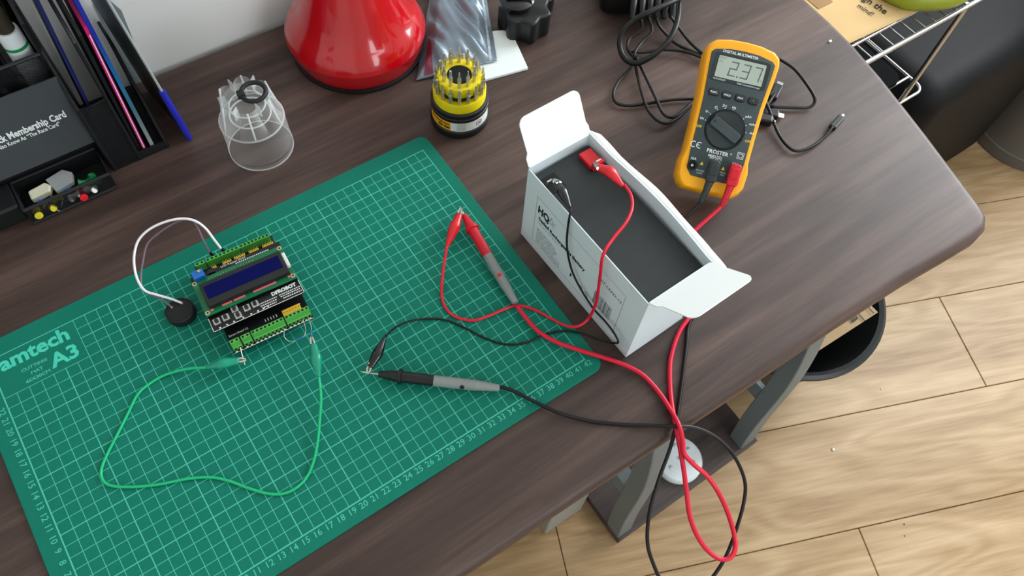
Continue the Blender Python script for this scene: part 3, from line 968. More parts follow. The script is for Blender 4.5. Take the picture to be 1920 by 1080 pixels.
croc(t, inv, *v3((255.8, 86.0, 9.5), (259.6, 89.0, 12), (271.1, 95.5, 14.5), (283.5, 104.6, 15.5)), 'black_gloss', 0.9)
croc(t, inv, *v3((458.5, 117.5, 98), (457.5, 111.0, 103), (455.0, 100.0, 104), (452.5, 85.5, 101)), 'black_gloss', 0.9)
t = thing('clip_lead', 'green crocodile-clip lead looping over the mat from the circuit board', 'test lead', T(0.15, 0.08, MT), 'crocodile-clip leads')
inv = t.matrix_world.inverted()
B().tube(rel(inv, smooth_path([mm(p) for p in PATHS['green_lead']], 6)), 0.0012, 10).build('wire', 'green_wire', t, smooth='all')
croc(t, inv, *v3((177.4, 150.2, 12), (172.2, 153.0, 12), (160.0, 157.7, 12.5), (147.2, 163.3, 9)), 'green_boot', 0.95)
croc(t, inv, *v3((231.6, 137.0, 18), (229.7, 130.0, 18), (225.6, 117.0, 18), (220.5, 103.6, 14)), 'green_boot', 0.95)
# ------------------------------------------------------------------ multimeter
yaw, pit, gam = math.radians(-45.7), math.radians(34.2), math.radians(-2.6)
U = Vector((math.cos(yaw), math.sin(yaw), 0))
V = Vector((-math.sin(yaw) * math.cos(pit), math.cos(yaw) * math.cos(pit), math.sin(pit)))
U2 = U * math.cos(gam) + V * math.sin(gam)
V2 = V * math.cos(gam) - U * math.sin(gam)
NN = U2.cross(V2)
OO = Vector((0.6132, 0.0651, MT + 0.025)) - U2 * 0.002
MM = Matrix.Identity(4)
for i in range(3):
    MM[i][0], MM[i][1], MM[i][2], MM[i][3] = U2[i], V2[i], NN[i], OO[i]
mtr = thing('multimeter', 'orange and dark grey digital multimeter propped up, its screen reading 2.37', 'multimeter', MM)


def sym(pts):
    r = [(x / 1000, y / 1000) for x, y in pts]
    return r + [(-x, y) for x, y in reversed(r) if abs(x) > 1e-6]


shell = sym([(0, 0.5), (24, 0.8), (29, 5), (32.5, 12), (33, 26), (31, 36), (31, 60), (31.8, 88), (34.5, 118), (35.2, 130), (33.5, 137), (28, 141.5), (15, 144.3), (0, 145)])
plate = sym([(0, 12.5), (20, 13), (25, 19), (26, 34), (26.2, 60), (27, 88), (29.5, 118), (30, 128.5), (27, 131.5), (14, 134.3), (0, 135)])
bs = B()
n = len(shell)
lv = [(1.0, -0.031), (1.0, -0.010), (0.985, -0.004), (0.94, 0.0)]
vs = []
for k, z in lv:
    for x, y in shell:
        cy = 0.0725
        vs.append((x * k if k == 1 else x - (1 if x > 0 else -1 if x < 0 else 0) * (1 - k) * 0.034, cy + (y - cy) * (1 - (1 - k) * 0.45), z))
fs = [tuple(range(n - 1, -1, -1)), tuple(3 * n + i for i in range(n))]
for j in range(3):
    fs += [(j * n + i, j * n + (i + 1) % n, (j + 1) * n + (i + 1) % n, (j + 1) * n + i) for i in range(n)]
bs.add(vs, fs)
bs.build('holster', 'meter_orange', mtr, smooth=True, bevel=0.0012, seg=2, angle=50)
fp = B().prism(plate, -0.002, 0.0012).build('face_plate', 'meter_face', mtr, bevel=0.0006, seg=2, smooth=True)
B().prism(rrect(-0.0262, 0.0262, 0.1035, 0.1292, 0.003), 0.0012, 0.0016).build('screen_surround', 'meter_dark', fp)
scr = B().prism(rrect(-0.0223, 0.0223, 0.1068, 0.1267, 0.001), 0.0016, 0.0018).build('screen', 'meter_lcd', mtr)
sg = B()


def seg7(ch, ox, oy, w_, h, t_):
    on = {'2': 'abged', '3': 'abgcd', '7': 'abc'}[ch]
    sh = 0.12
    A = {'a': ((0, h), (w_, h)), 'b': ((w_, h), (w_, h / 2)), 'c': ((w_, h / 2), (w_, 0)), 'd': ((0, 0), (w_, 0)), 'e': ((0, 0), (0, h / 2)),
         'f': ((0, h / 2), (0, h)), 'g': ((0, h / 2), (w_, h / 2))}
    for s_ in on:
        (xa, ya), (xb, yb) = A[s_]
        sg.line(ox + xa + sh * ya, oy + ya, ox + xb + sh * yb, oy + yb, t_, 0.00185)


for ch, ox in (('2', -0.0105), ('3', 0.0012), ('7', 0.0120)):
    seg7(ch, ox, 0.1105, 0.0060, 0.0125, 0.0012)
sg.box(-0.0025, -0.0010, 0.1097, 0.1112, 0.00184, 0.00186)
sg.text('AUTO', 0.0026, T(-0.0188, 0.1247, 0.00186))
sg.text('DC', 0.0026, T(-0.0195, 0.1215, 0.00186))
sg.text('V', 0.003, T(0.0208, 0.1115, 0.00186))
sg.build('digit_print', 'lcd_segment', scr)
for i, (x, lbl) in enumerate(((-18.8, 'FUNC.'), (-6.3, 'HOLD'), (6.2, 'MAX'), (18.6, '*'))):
    o = B().prism(rrect(-0.0051, 0.0051, -0.0034, 0.0034, 0.0024), 0.0012, 0.0016).build('button', 'black_plastic', fp, T(x / 1000, 0.0923, 0))
    b = B().prism(rrect(-0.0044, 0.0044, -0.0027, 0.0027, 0.002), 0.0012, 0.0032)
    b.v = [tuple(T(x / 1000, 0.0923, 0) @ Vector(v)) for v in b.v]
    k = b.build('push_button', 'meter_dark', mtr, bevel=0.0005)
    tx = B()
    tx.text(lbl, 0.0024, T(x / 1000, 0.0922, 0.00326), thick=0.00004)
    tx.build('button_print', 'print_white' if i < 3 else 'print_yellow', k)
dial = B().lathe([(0.0182, 0.0012), (0.0182, 0.0018), (0.0174, 0.0030), (0.0168, 0.0022), (0.0160, 0.0019), (0, 0.0019)], 48).build('dial', 'meter_dark', mtr, T(0, 0.061, 0), smooth=True)
ang = math.degrees(math.atan2(51.0 - 64.7, 12.6 + 16.0))
B().prism(rrect(-0.0155, 0.0155, -0.0050, 0.0050, 0.002), 0.0015, 0.0050).build('pointer', 'meter_face', dial, RZ(ang), bevel=0.0008)
B().lathe([(0.0012, 0.0051), (0, 0.00515)], 12).build('pointer_dot', 'black_plastic', dial, RZ(ang) @ T(-0.0125, 0, 0))
B().lathe([(0.0184, 0.0013), (0.0190, 0.0014)], 48, close=False).build('dial_groove', 'dark_hole', mtr, T(0, 0.061, 0.0001))
mk = B()
Z = 0.00126
B().text('DIGITAL MULTIMETER', 0.0034, T(-0.0035, 0.1312, Z), thick=0.00005).build('marking_print', 'print_white', fp)
B().text('PROSTER', 0.0050, T(-0.001, 0.0390, Z), thick=0.00008).build('marking_print', 'print_white', fp)
B().text('\u00ae', 0.0024, T(0.0117, 0.0404, Z)).build('marking_print', 'print_white', fp)
B().text('MS8233D', 0.0034, T(-0.002, 0.0348, Z), thick=0.00005).build('marking_print', 'print_white', fp)
B().text('AUTO/DIGIT', 0.0021, T(-0.017, 0.1050, 0.00166)).build('marking_print', 'print_white', fp)
B().text('2000 Counts/Autorange', 0.0022, T(0.0105, 0.1050, 0.00166)).build('marking_print', 'print_white', fp)
B().text('10A', 0.0034, T(-0.0212, 0.0285, Z), thick=0.00004).build('marking_print', 'print_white', fp)
B().text('COM', 0.0034, T(-0.0010, 0.0298, Z), thick=0.00004).build('marking_print', 'print_white', fp)
B().text('600V CAT III', 0.0022, T(-0.0010, 0.0328, Z)).build('marking_print', 'print_white', fp)
B().text('V\u03a9Hz', 0.0022, T(0.0175, 0.0328, Z)).build('marking_print', 'print_white', fp)
B().text('10A MAX', 0.0020, T(-0.0125, 0.0190, Z)).build('marking_print', 'print_white', fp)
B().text('FUSED', 0.0020, T(-0.0125, 0.0166, Z)).build('marking_print', 'print_white', fp)
B().text('200mA', 0.0020, T(0.0085, 0.0220, Z)).build('marking_print', 'print_white', fp)
B().text('MAX', 0.0020, T(0.0085, 0.0196, Z)).build('marking_print', 'print_white', fp)
# CE mark: two open rings
for cx, dash in ((-0.0245, 0), (-0.0190, 1)):
    mk = B()
    vs, fs = [], []
    for i in range(17):
        a = math.radians(60 + 240 * i / 16)
        vs += [(cx + 0.0030 * math.cos(a), 0.0418 + 0.0030 * math.sin(a), Z), (cx + 0.0023 * math.cos(a), 0.0418 + 0.0023 * math.sin(a), Z)]
    fs = [(2 * i, 2 * i + 2, 2 * i + 3, 2 * i + 1) for i in range(16)]
    mk.add(vs, fs)
    if dash:
        mk.line(cx - 0.0026, 0.0418, cx - 0.0005, 0.0418, 0.0007, Z)
    mk.build('conformity_print', 'print_white', fp)
mk = B()
for a, b_ in (((-2.9, -2.9), (2.9, -2.9)), ((2.9, -2.9), (2.9, 2.9)), ((2.9, 2.9), (-2.9, 2.9)), ((-2.9, 2.9), (-2.9, -2.9))):
    mk.line(0.0205 + a[0] / 1000, 0.0410 + a[1] / 1000, 0.0205 + b_[0] / 1000, 0.0410 + b_[1] / 1000, 0.0004, Z)
    mk.line(0.0205 + a[0] / 1700, 0.0410 + a[1] / 1700, 0.0205 + b_[0] / 1700, 0.0410 + b_[1] / 1700, 0.0004, Z)
mk.build('insulation_print', 'print_white', fp)
mk = B()
for txt, a, r_ in (('V=', 166, 22.5), ('V~', 146, 22.5), ('\u03a9', 124, 22.0), ('\u25b7|', 104, 22.0), ('Hz', 82, 22.0), ('\u00b5A=', 44, 24.0), ('mA=', 25, 25.0), ('A=', 6, 24.0)):
    a = math.radians(a)
    mk.text(txt, 0.0033, T(r_ / 1000 * math.cos(a) * 1.06, 0.061 + r_ / 1000 * math.sin(a), Z), thick=0.00005)
    mk.lathe([(0.0005, 0), (0, 0.00001)], 8, T(0.0200 * math.cos(a), 0.061 + 0.0200 * math.sin(a), Z))
mk.build('range_print', 'print_white', fp)
for txt, a in (('OFF', 185), ('OFF', -13)):
    a = math.radians(a)
    my = B()
    my.text(txt, 0.0033, T(0.0243 * math.cos(a), 0.061 + 0.0243 * math.sin(a), Z), thick=0.00004)
    my.build('off_print', 'print_yellow', fp)
for x in (-0.0125, 0.0080):
    my = B()
    my.add([(x - 0.0018, 0.0245, Z), (x + 0.0018, 0.0245, Z), (x, 0.0277, Z)], [(0, 1, 2)])
    my.build('warning_print', 'print_yellow', fp)
jk = B().lathe([(0.0048, 0.0012), (0.0048, 0.0026), (0.0030, 0.0026), (0.0026, 0.0014), (0, 0.0014)], 24).build('jack', 'dark_hole', mtr, T(-0.0209, 0.0222, 0), smooth=True)
B().lathe([(0.0016, 0.0015), (0.0012, 0.0024), (0, 0.0020)], 12).build('jack_contact', 'solder', jk, smooth=True)
stv = [(-0.018, 0.100, -0.031), (0.018, 0.100, -0.031)]
iv = MM.inverted()
foot = []
for p in stv:
    wp = MM @ Vector(p)
    foot.append(iv @ Vector((wp.x + 0.022, wp.y + 0.022, DT + 0.0015)))
b = B()
b.add([stv[0], stv[1], foot[1], foot[0]], [(0, 1, 2, 3)])
b.solid(0.002)
b.build('kickstand', 'meter_dark', mtr)


def plug(parent, u, v, m, col):
    """right-angle test plug standing out of the face, cable leaving towards the foot of the meter"""
    inv = parent.matrix_world.inverted() @ MM
    B().lathe([(0.0046, 0.0013), (0.0046, 0.0100)], 20).build('plug_collar', m, parent, inv @ T(u, v, 0), smooth=True)
    h = B().prism(rrect(-0.0053, 0.0053, -0.0150, 0.0062, 0.0035), 0.0055, 0.0135)
    h.build('plug_body', m, parent, inv @ T(u, v, 0), bevel=0.0018, seg=3, smooth=True)
    B().prism(rrect(-0.0034, 0.0034, -0.0085, 0.0020, 0.0014), 0.0134, 0.0142).build('plug_grip', m, parent, inv @ T(u, v, 0), bevel=0.0004, seg=1)
    P = [Vector((u, v - 0.013, 0.0085)), Vector((u - 0.0006, v - 0.019, 0.0072)), Vector((u - 0.0012, v - 0.026, 0.0050)), Vector((u - 0.0020, v - 0.034, 0.0015))]
    SP = smooth_path(P, 8)
    rad = [0.0040 - 0.0018 * i / (len(SP) - 1) + (0.0003 if i % 3 == 0 else 0) for i in range(len(SP))]
    B().tube([inv @ p for p in SP], rad, 12).build('strain_relief', m, parent, smooth='all')
    return [MM @ p for p in (Vector((u - 0.0017, v - 0.031, 0.0028)), P[-1])]


# ------------------------------------------------------------------ test leads
def test_lead(name, label, key, tipP, guard0, ringP, joint, end, mcol, mcab, rc, uv, dotside):
    t = thing(name, label, 'test lead', T(*mm((420, 0, 0))), 'multimeter test leads')
    inv = t.matrix_world.inverted()
    ends = plug(t, uv[0], uv[1], mcol if mcol != 'black_plastic' else 'meter_dark', None)
    P = [mm(p) for p in PATHS[key]]
    P = P + [ends[1], ends[0]]
    B().tube(rel(inv, smooth_path(P, 6)), rc, 10).build('cable', mcab, t, smooth='all')
    tipP, guard0, ringP, joint, end = [mm(p) for p in (tipP, guard0, ringP, joint, end)]
    d = (end - guard0).normalized()
    B().tube(rel(inv, [tipP, tipP.lerp(guard0, 0.3), guard0 + d * 0.004]), [0.0003, 0.0010, 0.0010], 10).build('probe_tip', 'steel', t, smooth=True)
    L1 = (joint - guard0).length
    ring = (ringP - guard0).length
    key_ = [(0, 0.0026), (0.006, 0.0035), (ring - 0.005, 0.0046), (ring - 0.0016, 0.0048), (ring - 0.0012, 0.0066), (ring + 0.0012, 0.0066), (ring + 0.0016, 0.0049), (ring + 0.006, 0.0049), (L1, 0.0047)]
    ax = (joint - guard0).normalized()
    B().tube(rel(inv, [guard0 + ax * s for s, r in key_]), [r for s, r in key_], 20).build('finger_guard', mcol, t, smooth=True)
    ax = (end - joint).normalized()
    L2 = (end - joint).length
    key_ = [(0, 0.0047), (0.3 * L2, 0.0048), (0.62 * L2, 0.0046), (0.66 * L2, 0.0046), (0.67 * L2, 0.0043), (0.70 * L2, 0.0043), (L2 * 0.985, 0.0030), (L2, 0.0026)]
    B().tube(rel(inv, [joint + ax * s for s, r in key_]), [r for s, r in key_], 20).build('handle', 'probe_grey', t, smooth=True)
    c = joint + ax * (0.44 * L2)
    q = Vector(dotside).normalized()
    M = q.to_track_quat('Z', 'Y').to_matrix().to_4x4()
    M.translation = c + q * 0.0042
    B().lathe([(0.0020, 0), (0.0020, 0.0007), (0, 0.0009)], 14).build('handle_dot', mcol, t, inv @ M, smooth=True)
    return t


test_lead('test_probe_lead', 'red test probe with grey handle, its red cable plugged into the multimeter', 'red_cable',
          (410.6, 187.0, 11), (409.3, 177.0, 9.6), (407.4, 160.5, 9), (404.3, 129.1, 8), (398.6, 75.5, 6.5), 'probe_red', 'cable_red', 0.00205, (0.0177, 0.0255), (-0.3, -0.25, 1))
test_lead('test_probe_lead', 'black test probe with grey handle, its black cable plugged into the multimeter', 'black_cable',
          (252.0, 92.5, 5.5), (263.6, 82.0, 6.5), (277.5, 70.3, 7.5), (298.8, 51.6, 7.5), (342.0, 16.6, 5.5), 'black_plastic', 'cable_black', 0.0016, (-0.0020, 0.0245), (-0.55, -0.65, 0.5))

# ------------------------------------------------------------------ battery carton and battery
box = thing('battery_carton', 'open white cardboard carton printed Sealed Rechargeable Battery', 'carton', T(0.4529, -0.0173, DT) @ RZ(1.7))
BW, BL, BH, TH = 0.0672, 0.1556, 0.1015, 0.0009
B().box(0, BW, 0, BL, 0.0, TH).build('bottom_panel', 'carton_white', box)
B().box(0, TH, 0, BL, TH, BH - 0.0015).build('side_panel', 'carton_white', box)
B().box(TH, BW - TH, 0, TH, TH, BH).build('end_panel', 'carton_white', box)
B().box(TH, BW - TH, BL - TH, BL, TH, BH).build('end_panel', 'carton_white', box)
wl = B()
# far long wall bulges outward a little and carries a lip folded over to the outside
nseg = 24


def far(u, v):
    y = BL * u
    bul = math.sin(math.pi * min(max((u - 0.05) / 0.75, 0), 1)) * 0.0035
    return (BW - TH + bul * v, y, TH + (BH - TH + 0.001) * v)


wl.grid(nseg, 6, far)
wl.solid(TH)
wl.build('side_panel', 'carton_white', box, smooth=True)
lip = B()


def lipf(u, v):
    y = BL + 0.004 - (BL + 0.022) * u
    uu = 1 - u
    bul = math.sin(math.pi * min(max((y / BL - 0.05) / 0.75, 0), 1)) * 0.0035
    wd = 0.0115
    # round the near end
    e = max(0.0, (u - 0.93) / 0.07)
    s_ = max(0.0, (0.05 - u) / 0.05)
    wd *= math.sqrt(max(0.0, 1 - e * e)) * (1 - 0.8 * s_)
    wv = 0.0006 * math.sin(u * 17)
    return (BW - 0.0012 + bul + wd * v * 0.80 + wv * v, y, BH + 0.0002 + 0.0024 * math.sin(v * 2.4) - 0.005 * v * v)


lip.grid(40, 5, lipf)
lip.solid(TH)
lip.build('long_flap', 'carton_inner', box, smooth=True)


def flap(hinge_y, out_y, dz, w0, w1, notch):
    b = B()
    s_ = 1 if out_y > 0 else -1
    r = 0.007
    Lf = math.hypot(out_y, dz)
    o2 = []
    x0, x1 = w0, w1
    o2 = [(x0 + 0.0004, 0), (x1 - 0.0004, 0), (x1 - 0.0004, Lf * 0.18), (x1 - 0.0022, Lf * 0.28)]
    for i in range(7):
        a = math.radians(90 * i / 6)
        o2.append((x1 - 0.0022 - r + r * math.cos(a), Lf - r + r * math.sin(a)))
    for i in range(7):
        a = math.radians(90 + 90 * i / 6)
        o2.append((x0 + 0.0028 + r + r * math.cos(a), Lf - r + r * math.sin(a)))
    o2 += [(x0 + 0.0028, Lf * 0.28), (x0 + 0.0004, Lf * 0.18)]
    ay, az = out_y / Lf, dz / Lf
    n = len(o2)
    nrm = Vector((0, -az * s_, abs(ay)))
    top = [Vector((x, hinge_y + ay * t_, BH + az * t_)) for x, t_ in o2]
    bot = [p - nrm.normalized() * TH for p in top]
    b.add(top + bot, [tuple(range(n)), tuple(range(2 * n - 1, n - 1, -1))] + [(i, i + n, (i + 1) % n + n, (i + 1) % n) for i in range(n)])
    return b.build('end_flap', 'carton_inner', box)


flap(0.0, -0.0365, 0.030, 0, BW, 1)
flap(BL, 0.0225, 0.0365, 0, BW, 1)
# print on the near long side (x=0 face); local: u along -y from the far end, v up
PM = Matrix(((0, 0, -1, -0.00006), (-1, 0, 0, 0), (0, 1, 0, 0), (0, 0, 0, 1)))   # (u,v,w)->( -w, -u, v)


def onface(y, z):
    return PM @ T(-y, z, 0)


pk = B()
pg = B()
fy0, fy1, fz0, fz1 = 0.0215, 0.1395, 0.0125, 0.0790
for a, b_ in (((fy0, fz0), (fy1, fz0)), ((fy1, fz0), (fy1, fz1)), ((fy1, fz1), (fy0, fz1)), ((fy0, fz1), (fy0, fz0))):
    pg.line(-a[0], a[1], -b_[0], b_[1], 0.0004, 0, PM)
pk.text('HQ', 0.0135, onface(0.1290, 0.0640), thick=0.0007, sx=0.75)
for i in range(5):
    a0, a1 = math.radians(90 + 144 * i), math.radians(90 + 144 * (i + 1))
    pg.line(-0.1185 + 0.0062 * math.cos(a0), 0.0655 + 0.0062 * math.sin(a0), -0.1185 + 0.0062 * math.cos(a1), 0.0655 + 0.0062 * math.sin(a1), 0.0004, 0, PM)
pk.text('Sealed Rechargeable Battery', 0.0066, onface(0.1345, 0.0525), align='LEFT', thick=0.00032, sx=0.86)
pg.text('12V Lead acid battery', 0.0034, onface(0.1345, 0.0465), align='LEFT')
for i, s_ in enumerate(('Model: BAT-LEAD-12', 'Constant voltage charge', 'Standby use: 13.5-13.8V', 'Cycle use: 14.4-15.0V', 'Initial current: less than 2.1A', 'Valve regulated, rechargeable')):
    pg.text(s_, 0.0030, onface(0.1345, 0.0355 - 0.0038 * i), align='LEFT', thick=0.00007)
pk.text('CE', 0.0060, onface(0.0705, 0.0240), thick=0.0002)
pk.line(-0.0835, 0.0235, -0.0835, 0.0265, 0.002, 0, PM)
pg.text('Pb', 0.0040, onface(0.0610, 0.0245), thick=0.0001)
pk.line(-0.0630, 0.0212, -0.0590, 0.0212, 0.0009, 0, PM)
pg.text('BAT-LEAD-12', 0.0052, onface(0.0385, 0.0650), thick=0.0001)
random.seed(5)
x = 0.0525
while x > 0.0300:
    ww = random.choice((0.0003, 0.0005, 0.0008))
    pk.add([(-0.00006, x, 0.0235), (-0.00006, x - ww, 0.0235), (-0.00006, x - ww, 0.0435), (-0.00006, x, 0.0435)], [(0, 1, 2, 3)])
    x -= ww + random.choice((0.0004, 0.0006, 0.0008))
pk.build('black_print', 'print_black', box)
pg.build('grey_print', 'print_grey', box)

bat = thing('lead_acid_battery', 'dark grey sealed battery sitting in the white carton', 'battery', T(0.4529, -0.0173, DT + TH) @ RZ(1.7))
bb = B()
x0, x1, y0, y1 = 0.0014, 0.0652, 0.0018, 0.1536
bb.box(x0, x1, y0, y1, 0, 0.086)
bb.build('case', 'battery_black', bat, bevel=0.0012)
B().box(x0 + 0.001, x1 - 0.001, y0 + 0.002, y1 - 0.001, 0.0864, 0.0900).build('lid', 'battery_black', bat, bevel=0.001)
B().box(0.0055, 0.0205, 0.128, 0.1455, 0.0902, 0.0905).build('terminal_recess', 'dark_hole', bat)
o = B().box(0.0480, 0.0610, 0.1300, 0.1470, 0.0900, 0.0945).build('terminal_cover', 'tab_red', bat, bevel=0.0008)
B().box(0.0490, 0.0600, 0.1270, 0.1310, 0.0905, 0.0985).build('terminal_cover', 'tab_red', bat, bevel=0.0006)
B().box(0.0060, 0.0110, 0.1360, 0.1375, 0.0902, 0.0975).build('terminal_tab', 'steel', bat)
B().box(0.0520, 0.0570, 0.1285, 0.1300, 0.0902, 0.1000).build('terminal_tab', 'steel', bat)
# ------------------------------------------------------------------ red lamp
lamp = thing('table_lamp', 'glossy red bell-shaped lamp base with a black rubber rim by the wall', 'lamp', T(0.436, 0.431, DT))
B().lathe([(0.0655, 0.0), (0.0700, 0.0008), (0.0704, 0.0045), (0.066, 0.0052)], 64).build('rubber_rim', 'black_rubber', lamp, smooth=True)
B().lathe([(0.0650, 0.0046), (0.0678, 0.0056), (0.0700, 0.012), (0.0718, 0.020), (0.0735, 0.0272), (0.0724, 0.0310), (0.0702, 0.0360), (0.0672, 0.0415), (0.0632, 0.0465), (0.0590, 0.0525), (0.0535, 0.066), (0.0480, 0.081),
           (0.042, 0.099), (0.036, 0.118), (0.029, 0.138), (0.021, 0.154), (0.013, 0.162), (0.0, 0.165)], 96).build('shell', 'lamp_red', lamp, smooth=24)
B().lathe([(0.009, 0.163), (0.009, 0.19), (0.007, 0.195), (0.007, 0.36), (0, 0.36)], 24).build('stem', 'chrome', lamp, smooth=True)
B().tube(smooth_path([(0.02, 0.066, 0.012), (0.005, 0.072, 0.006), (-0.02, 0.0735, 0.0035), (-0.038, 0.0725, 0.0035), (-0.043, 0.071, 0.0035)], 5), 0.0028, 10).build('power_cord', 'black_rubber', lamp, smooth='all')

# ------------------------------------------------------------------ screwdriver bit holder
HX, HY = 0.4755, 0.2892
hold = thing('bit_holder', 'round black and yellow screwdriver bit holder without its cap', 'tool holder', T(HX, HY, DT))
B().lathe([(0.0270, 0.0), (0.0292, 0.0012), (0.0298, 0.004), (0.0298, 0.008), (0.0288, 0.0098), (0.0282, 0.0102), (0.0282, 0.0232), (0.0290, 0.0238), (0.0290, 0.0268), (0.0280, 0.0275), (0.0287, 0.0285), (0.0287, 0.0330), (0.0265, 0.0340), (0.0, 0.0340)], 56).build('base', 'black_plastic', hold, smooth=True)
B().lathe([(0.0262, 0.034), (0.0264, 0.0445), (0.0258, 0.0455), (0.0, 0.0455)], 56).build('lower_tier', 'holder_yellow', hold, smooth=True)
B().lathe([(0.0205, 0.0455), (0.0205, 0.0505)], 48).build('groove_band', 'black_plastic', hold, smooth=True)
B().lathe([(0.0206, 0.0505), (0.0210, 0.0510), (0.0210, 0.0605), (0.0205, 0.0612), (0.0126, 0.0612), (0.0120, 0.0606), (0.0120, 0.0520)], 56, close=False).build('upper_tier', 'holder_yellow', hold, smooth=True)
B().lathe([(0.0119, 0.0612), (0.0116, 0.0500), (0.0, 0.0500)], 40).build('socket', 'dark_hole', hold, smooth=True)
for ang0 in range(0, 360, 30):
    a = math.radians(ang0)
    B().box(-0.0016, 0.0016, -0.0006, 0.0010, 0.0512, 0.0606).build('rib', 'holder_yellow', hold, RZ(ang0) @ T(0.0, 0.0209, 0), bevel=0.0003, seg=1)
LA, LB, LC = 140.0, 219.0, 335.0
B().lathe([(0.0284, 0.0106), (0.0284, 0.0228)], 30, a0=LA, a1=LB, close=False).build('orange_label', 'label_orange', hold, smooth='all')
wlb = B().lathe([(0.0284, 0.0106), (0.0284, 0.0228)], 40, a0=LB, a1=LC, close=False).build('white_label', 'label_white', hold, smooth='all')


def wrap(a_mid, z, r=0.02855):
    def f(v):
        a = math.radians(a_mid) + v.x / r
        return Vector((r * math.cos(a), r * math.sin(a), z + v.y))
    return f


tb = B()
tb.text('Screwdriver', 0.0046, bend=wrap(194, 0.0195), thick=0.0001)
tb.text('Bit Set', 0.0050, bend=wrap(204, 0.0148), thick=0.0002)
tb.build('label_print', 'print_black', hold)
tg = B()
for i in range(6):
    tg.text('lllIlIlllIIlIlllIlllIlI', 0.0013, bend=wrap(241, 0.0212 - 0.0017 * i), sx=1.3)
tg.build('label_print', 'print_grey', hold)
tm = B()
tm.text('16', 0.0042, bend=wrap(281, 0.0168), thick=0.0002)
ring = []
wv = wrap(281, 0.0168)
for i in range(24):
    a = 2 * math.pi * i / 24
    ring += [wv(Vector((0.0039 * math.cos(a), 0.0039 * math.sin(a), 0))), wv(Vector((0.0033 * math.cos(a), 0.0033 * math.sin(a), 0)))]
tm.add(ring, [(2 * i, (2 * i + 2) % 48, (2 * i + 3) % 48, 2 * i + 1) for i in range(24)])
tm.build('label_print', 'print_maroon', hold)


def bit_mesh(kind):
    tipp = {0: [(0.0012, 0.0135), (0.0009, 0.0180), (0.0003, 0.0195)], 1: [(0.0013, 0.0140), (0.0011, 0.0185), (0.0011, 0.0190)],
            2: [(0.0016, 0.0120), (0.0007, 0.0150), (0.0006, 0.0190)]}[kind]
    prof = [(0.0019, -0.004), (0.0019, 0.0080), (0.0022, 0.0085), (0.0022, 0.0105), (0.0015, 0.0118)] + tipp + [(0, tipp[-1][1])]
    return B().lathe(prof, 6).mesh('screwdriver_bit', 'bit_steel', smooth=True)


bms = [bit_mesh(i) for i in range(3)]
ORD = ['first', 'second', 'third', 'fourth', 'fifth', 'sixth', 'seventh', 'eighth', 'ninth', 'tenth', 'eleventh', 'twelfth', 'thirteenth', 'fourteenth', 'fifteenth', 'sixteenth']
for tier, (cnt, rad, z, lab) in enumerate(((12, 0.0165, 0.0612, "steel bit in the yellow holder's upper ring, %s"),
                                           (17, 0.0236, 0.0455, "steel bit in the yellow holder's lower ring, %s"))):
    for i in range(cnt):
        # counted clockwise (as seen from above) from the bit nearest the camera
        a = math.radians(237.8 - 360 * i / cnt)
        nth = 'nearest the camera' if i == 0 else ('%s clockwise from the nearest one' % ORD[i - 1])
        o = put('screwdriver_bit', bms[(i + tier) % 3], None, T(HX + rad * math.cos(a), HY + rad * math.sin(a), DT + z + 0.0042 - 0.004) @ RZ(17 * i))
        tag(o, lab % nth, 'screwdriver bit', 'bits in the upper ring' if tier == 0 else 'bits in the lower ring')

# ------------------------------------------------------------------ clear cap of the bit holder
CX, CY = 0.2890, 0.3610
cap = thing('clear_cap', 'clear plastic fluted cap with a black hanging loop on the desk', 'cap', T(CX, CY, DT) @ RZ(12))
B().lathe([(0.0312, 0.0), (0.0314, 0.0065), (0.0306, 0.0072), (0.0303, 0.0400), (0.0292, 0.0415)], 56, close=False).build('skirt', 'cap_clear', cap, smooth=True)
B().lathe([(0.0306, 0.0), (0.0315, 0.0), (0.0315, 0.0012), (0.0306, 0.0012)], 56, close=False).build('rim', 'cap_rib', cap, smooth=True)
B().lathe([(0.0304, 0.0405), (0.0306, 0.0418), (0.0296, 0.0424)], 56, close=False).build('shoulder_ring', 'cap_rib', cap, smooth=True)
NF = 6


def flute(u, v):
    a = 2 * math.pi * u
    z = 0.0418 + 0.027 * v
    r0 = 0.0296 - 0.0062 * v
    c = abs(math.cos(NF * a / 2)) ** 0.6
    depth = (0.0 if v < 0.02 else min(1.0, v * 1.6 + 0.25)) * 0.0085
    r = r0 - depth * (1 - c)
    return (r * math.cos(a), r * math.sin(a), z + 0.004 * v * c)


B().grid(96, 10, flute).build('fluted_body', 'cap_flute', cap, smooth=True)
for i in range(NF):
    a = 360 * i / NF
    P = [(0.0294, 0, 0.0425), (0.0275, 0, 0.052), (0.0254, 0, 0.062), (0.0236, 0, 0.0725)]
    B().tube(P, 0.0009, 6).build('rib', 'cap_rib', cap, RZ(a), smooth='all')
    B().box(0.0165, 0.0232, -0.0005, 0.0005, 0.062, 0.0745).build('crown_tab', 'cap_flute', cap, RZ(a + 30))
for rr, zz in ((0.0190, 0.0480), (0.0165, 0.0600)):
    B().tube([(rr * math.cos(2 * math.pi * i / 32), rr * math.sin(2 * math.pi * i / 32), zz) for i in range(33)], 0.0008, 6).build('inner_ring', 'cap_rib', cap, smooth='all')
B().lathe([(0.0222, 0.0660), (0.0150, 0.0690), (0.0, 0.0695)], 32, close=False).build('crown', 'cap_clear', cap, smooth=True)
tor = B()
NT = 40
vs, fs = [], []
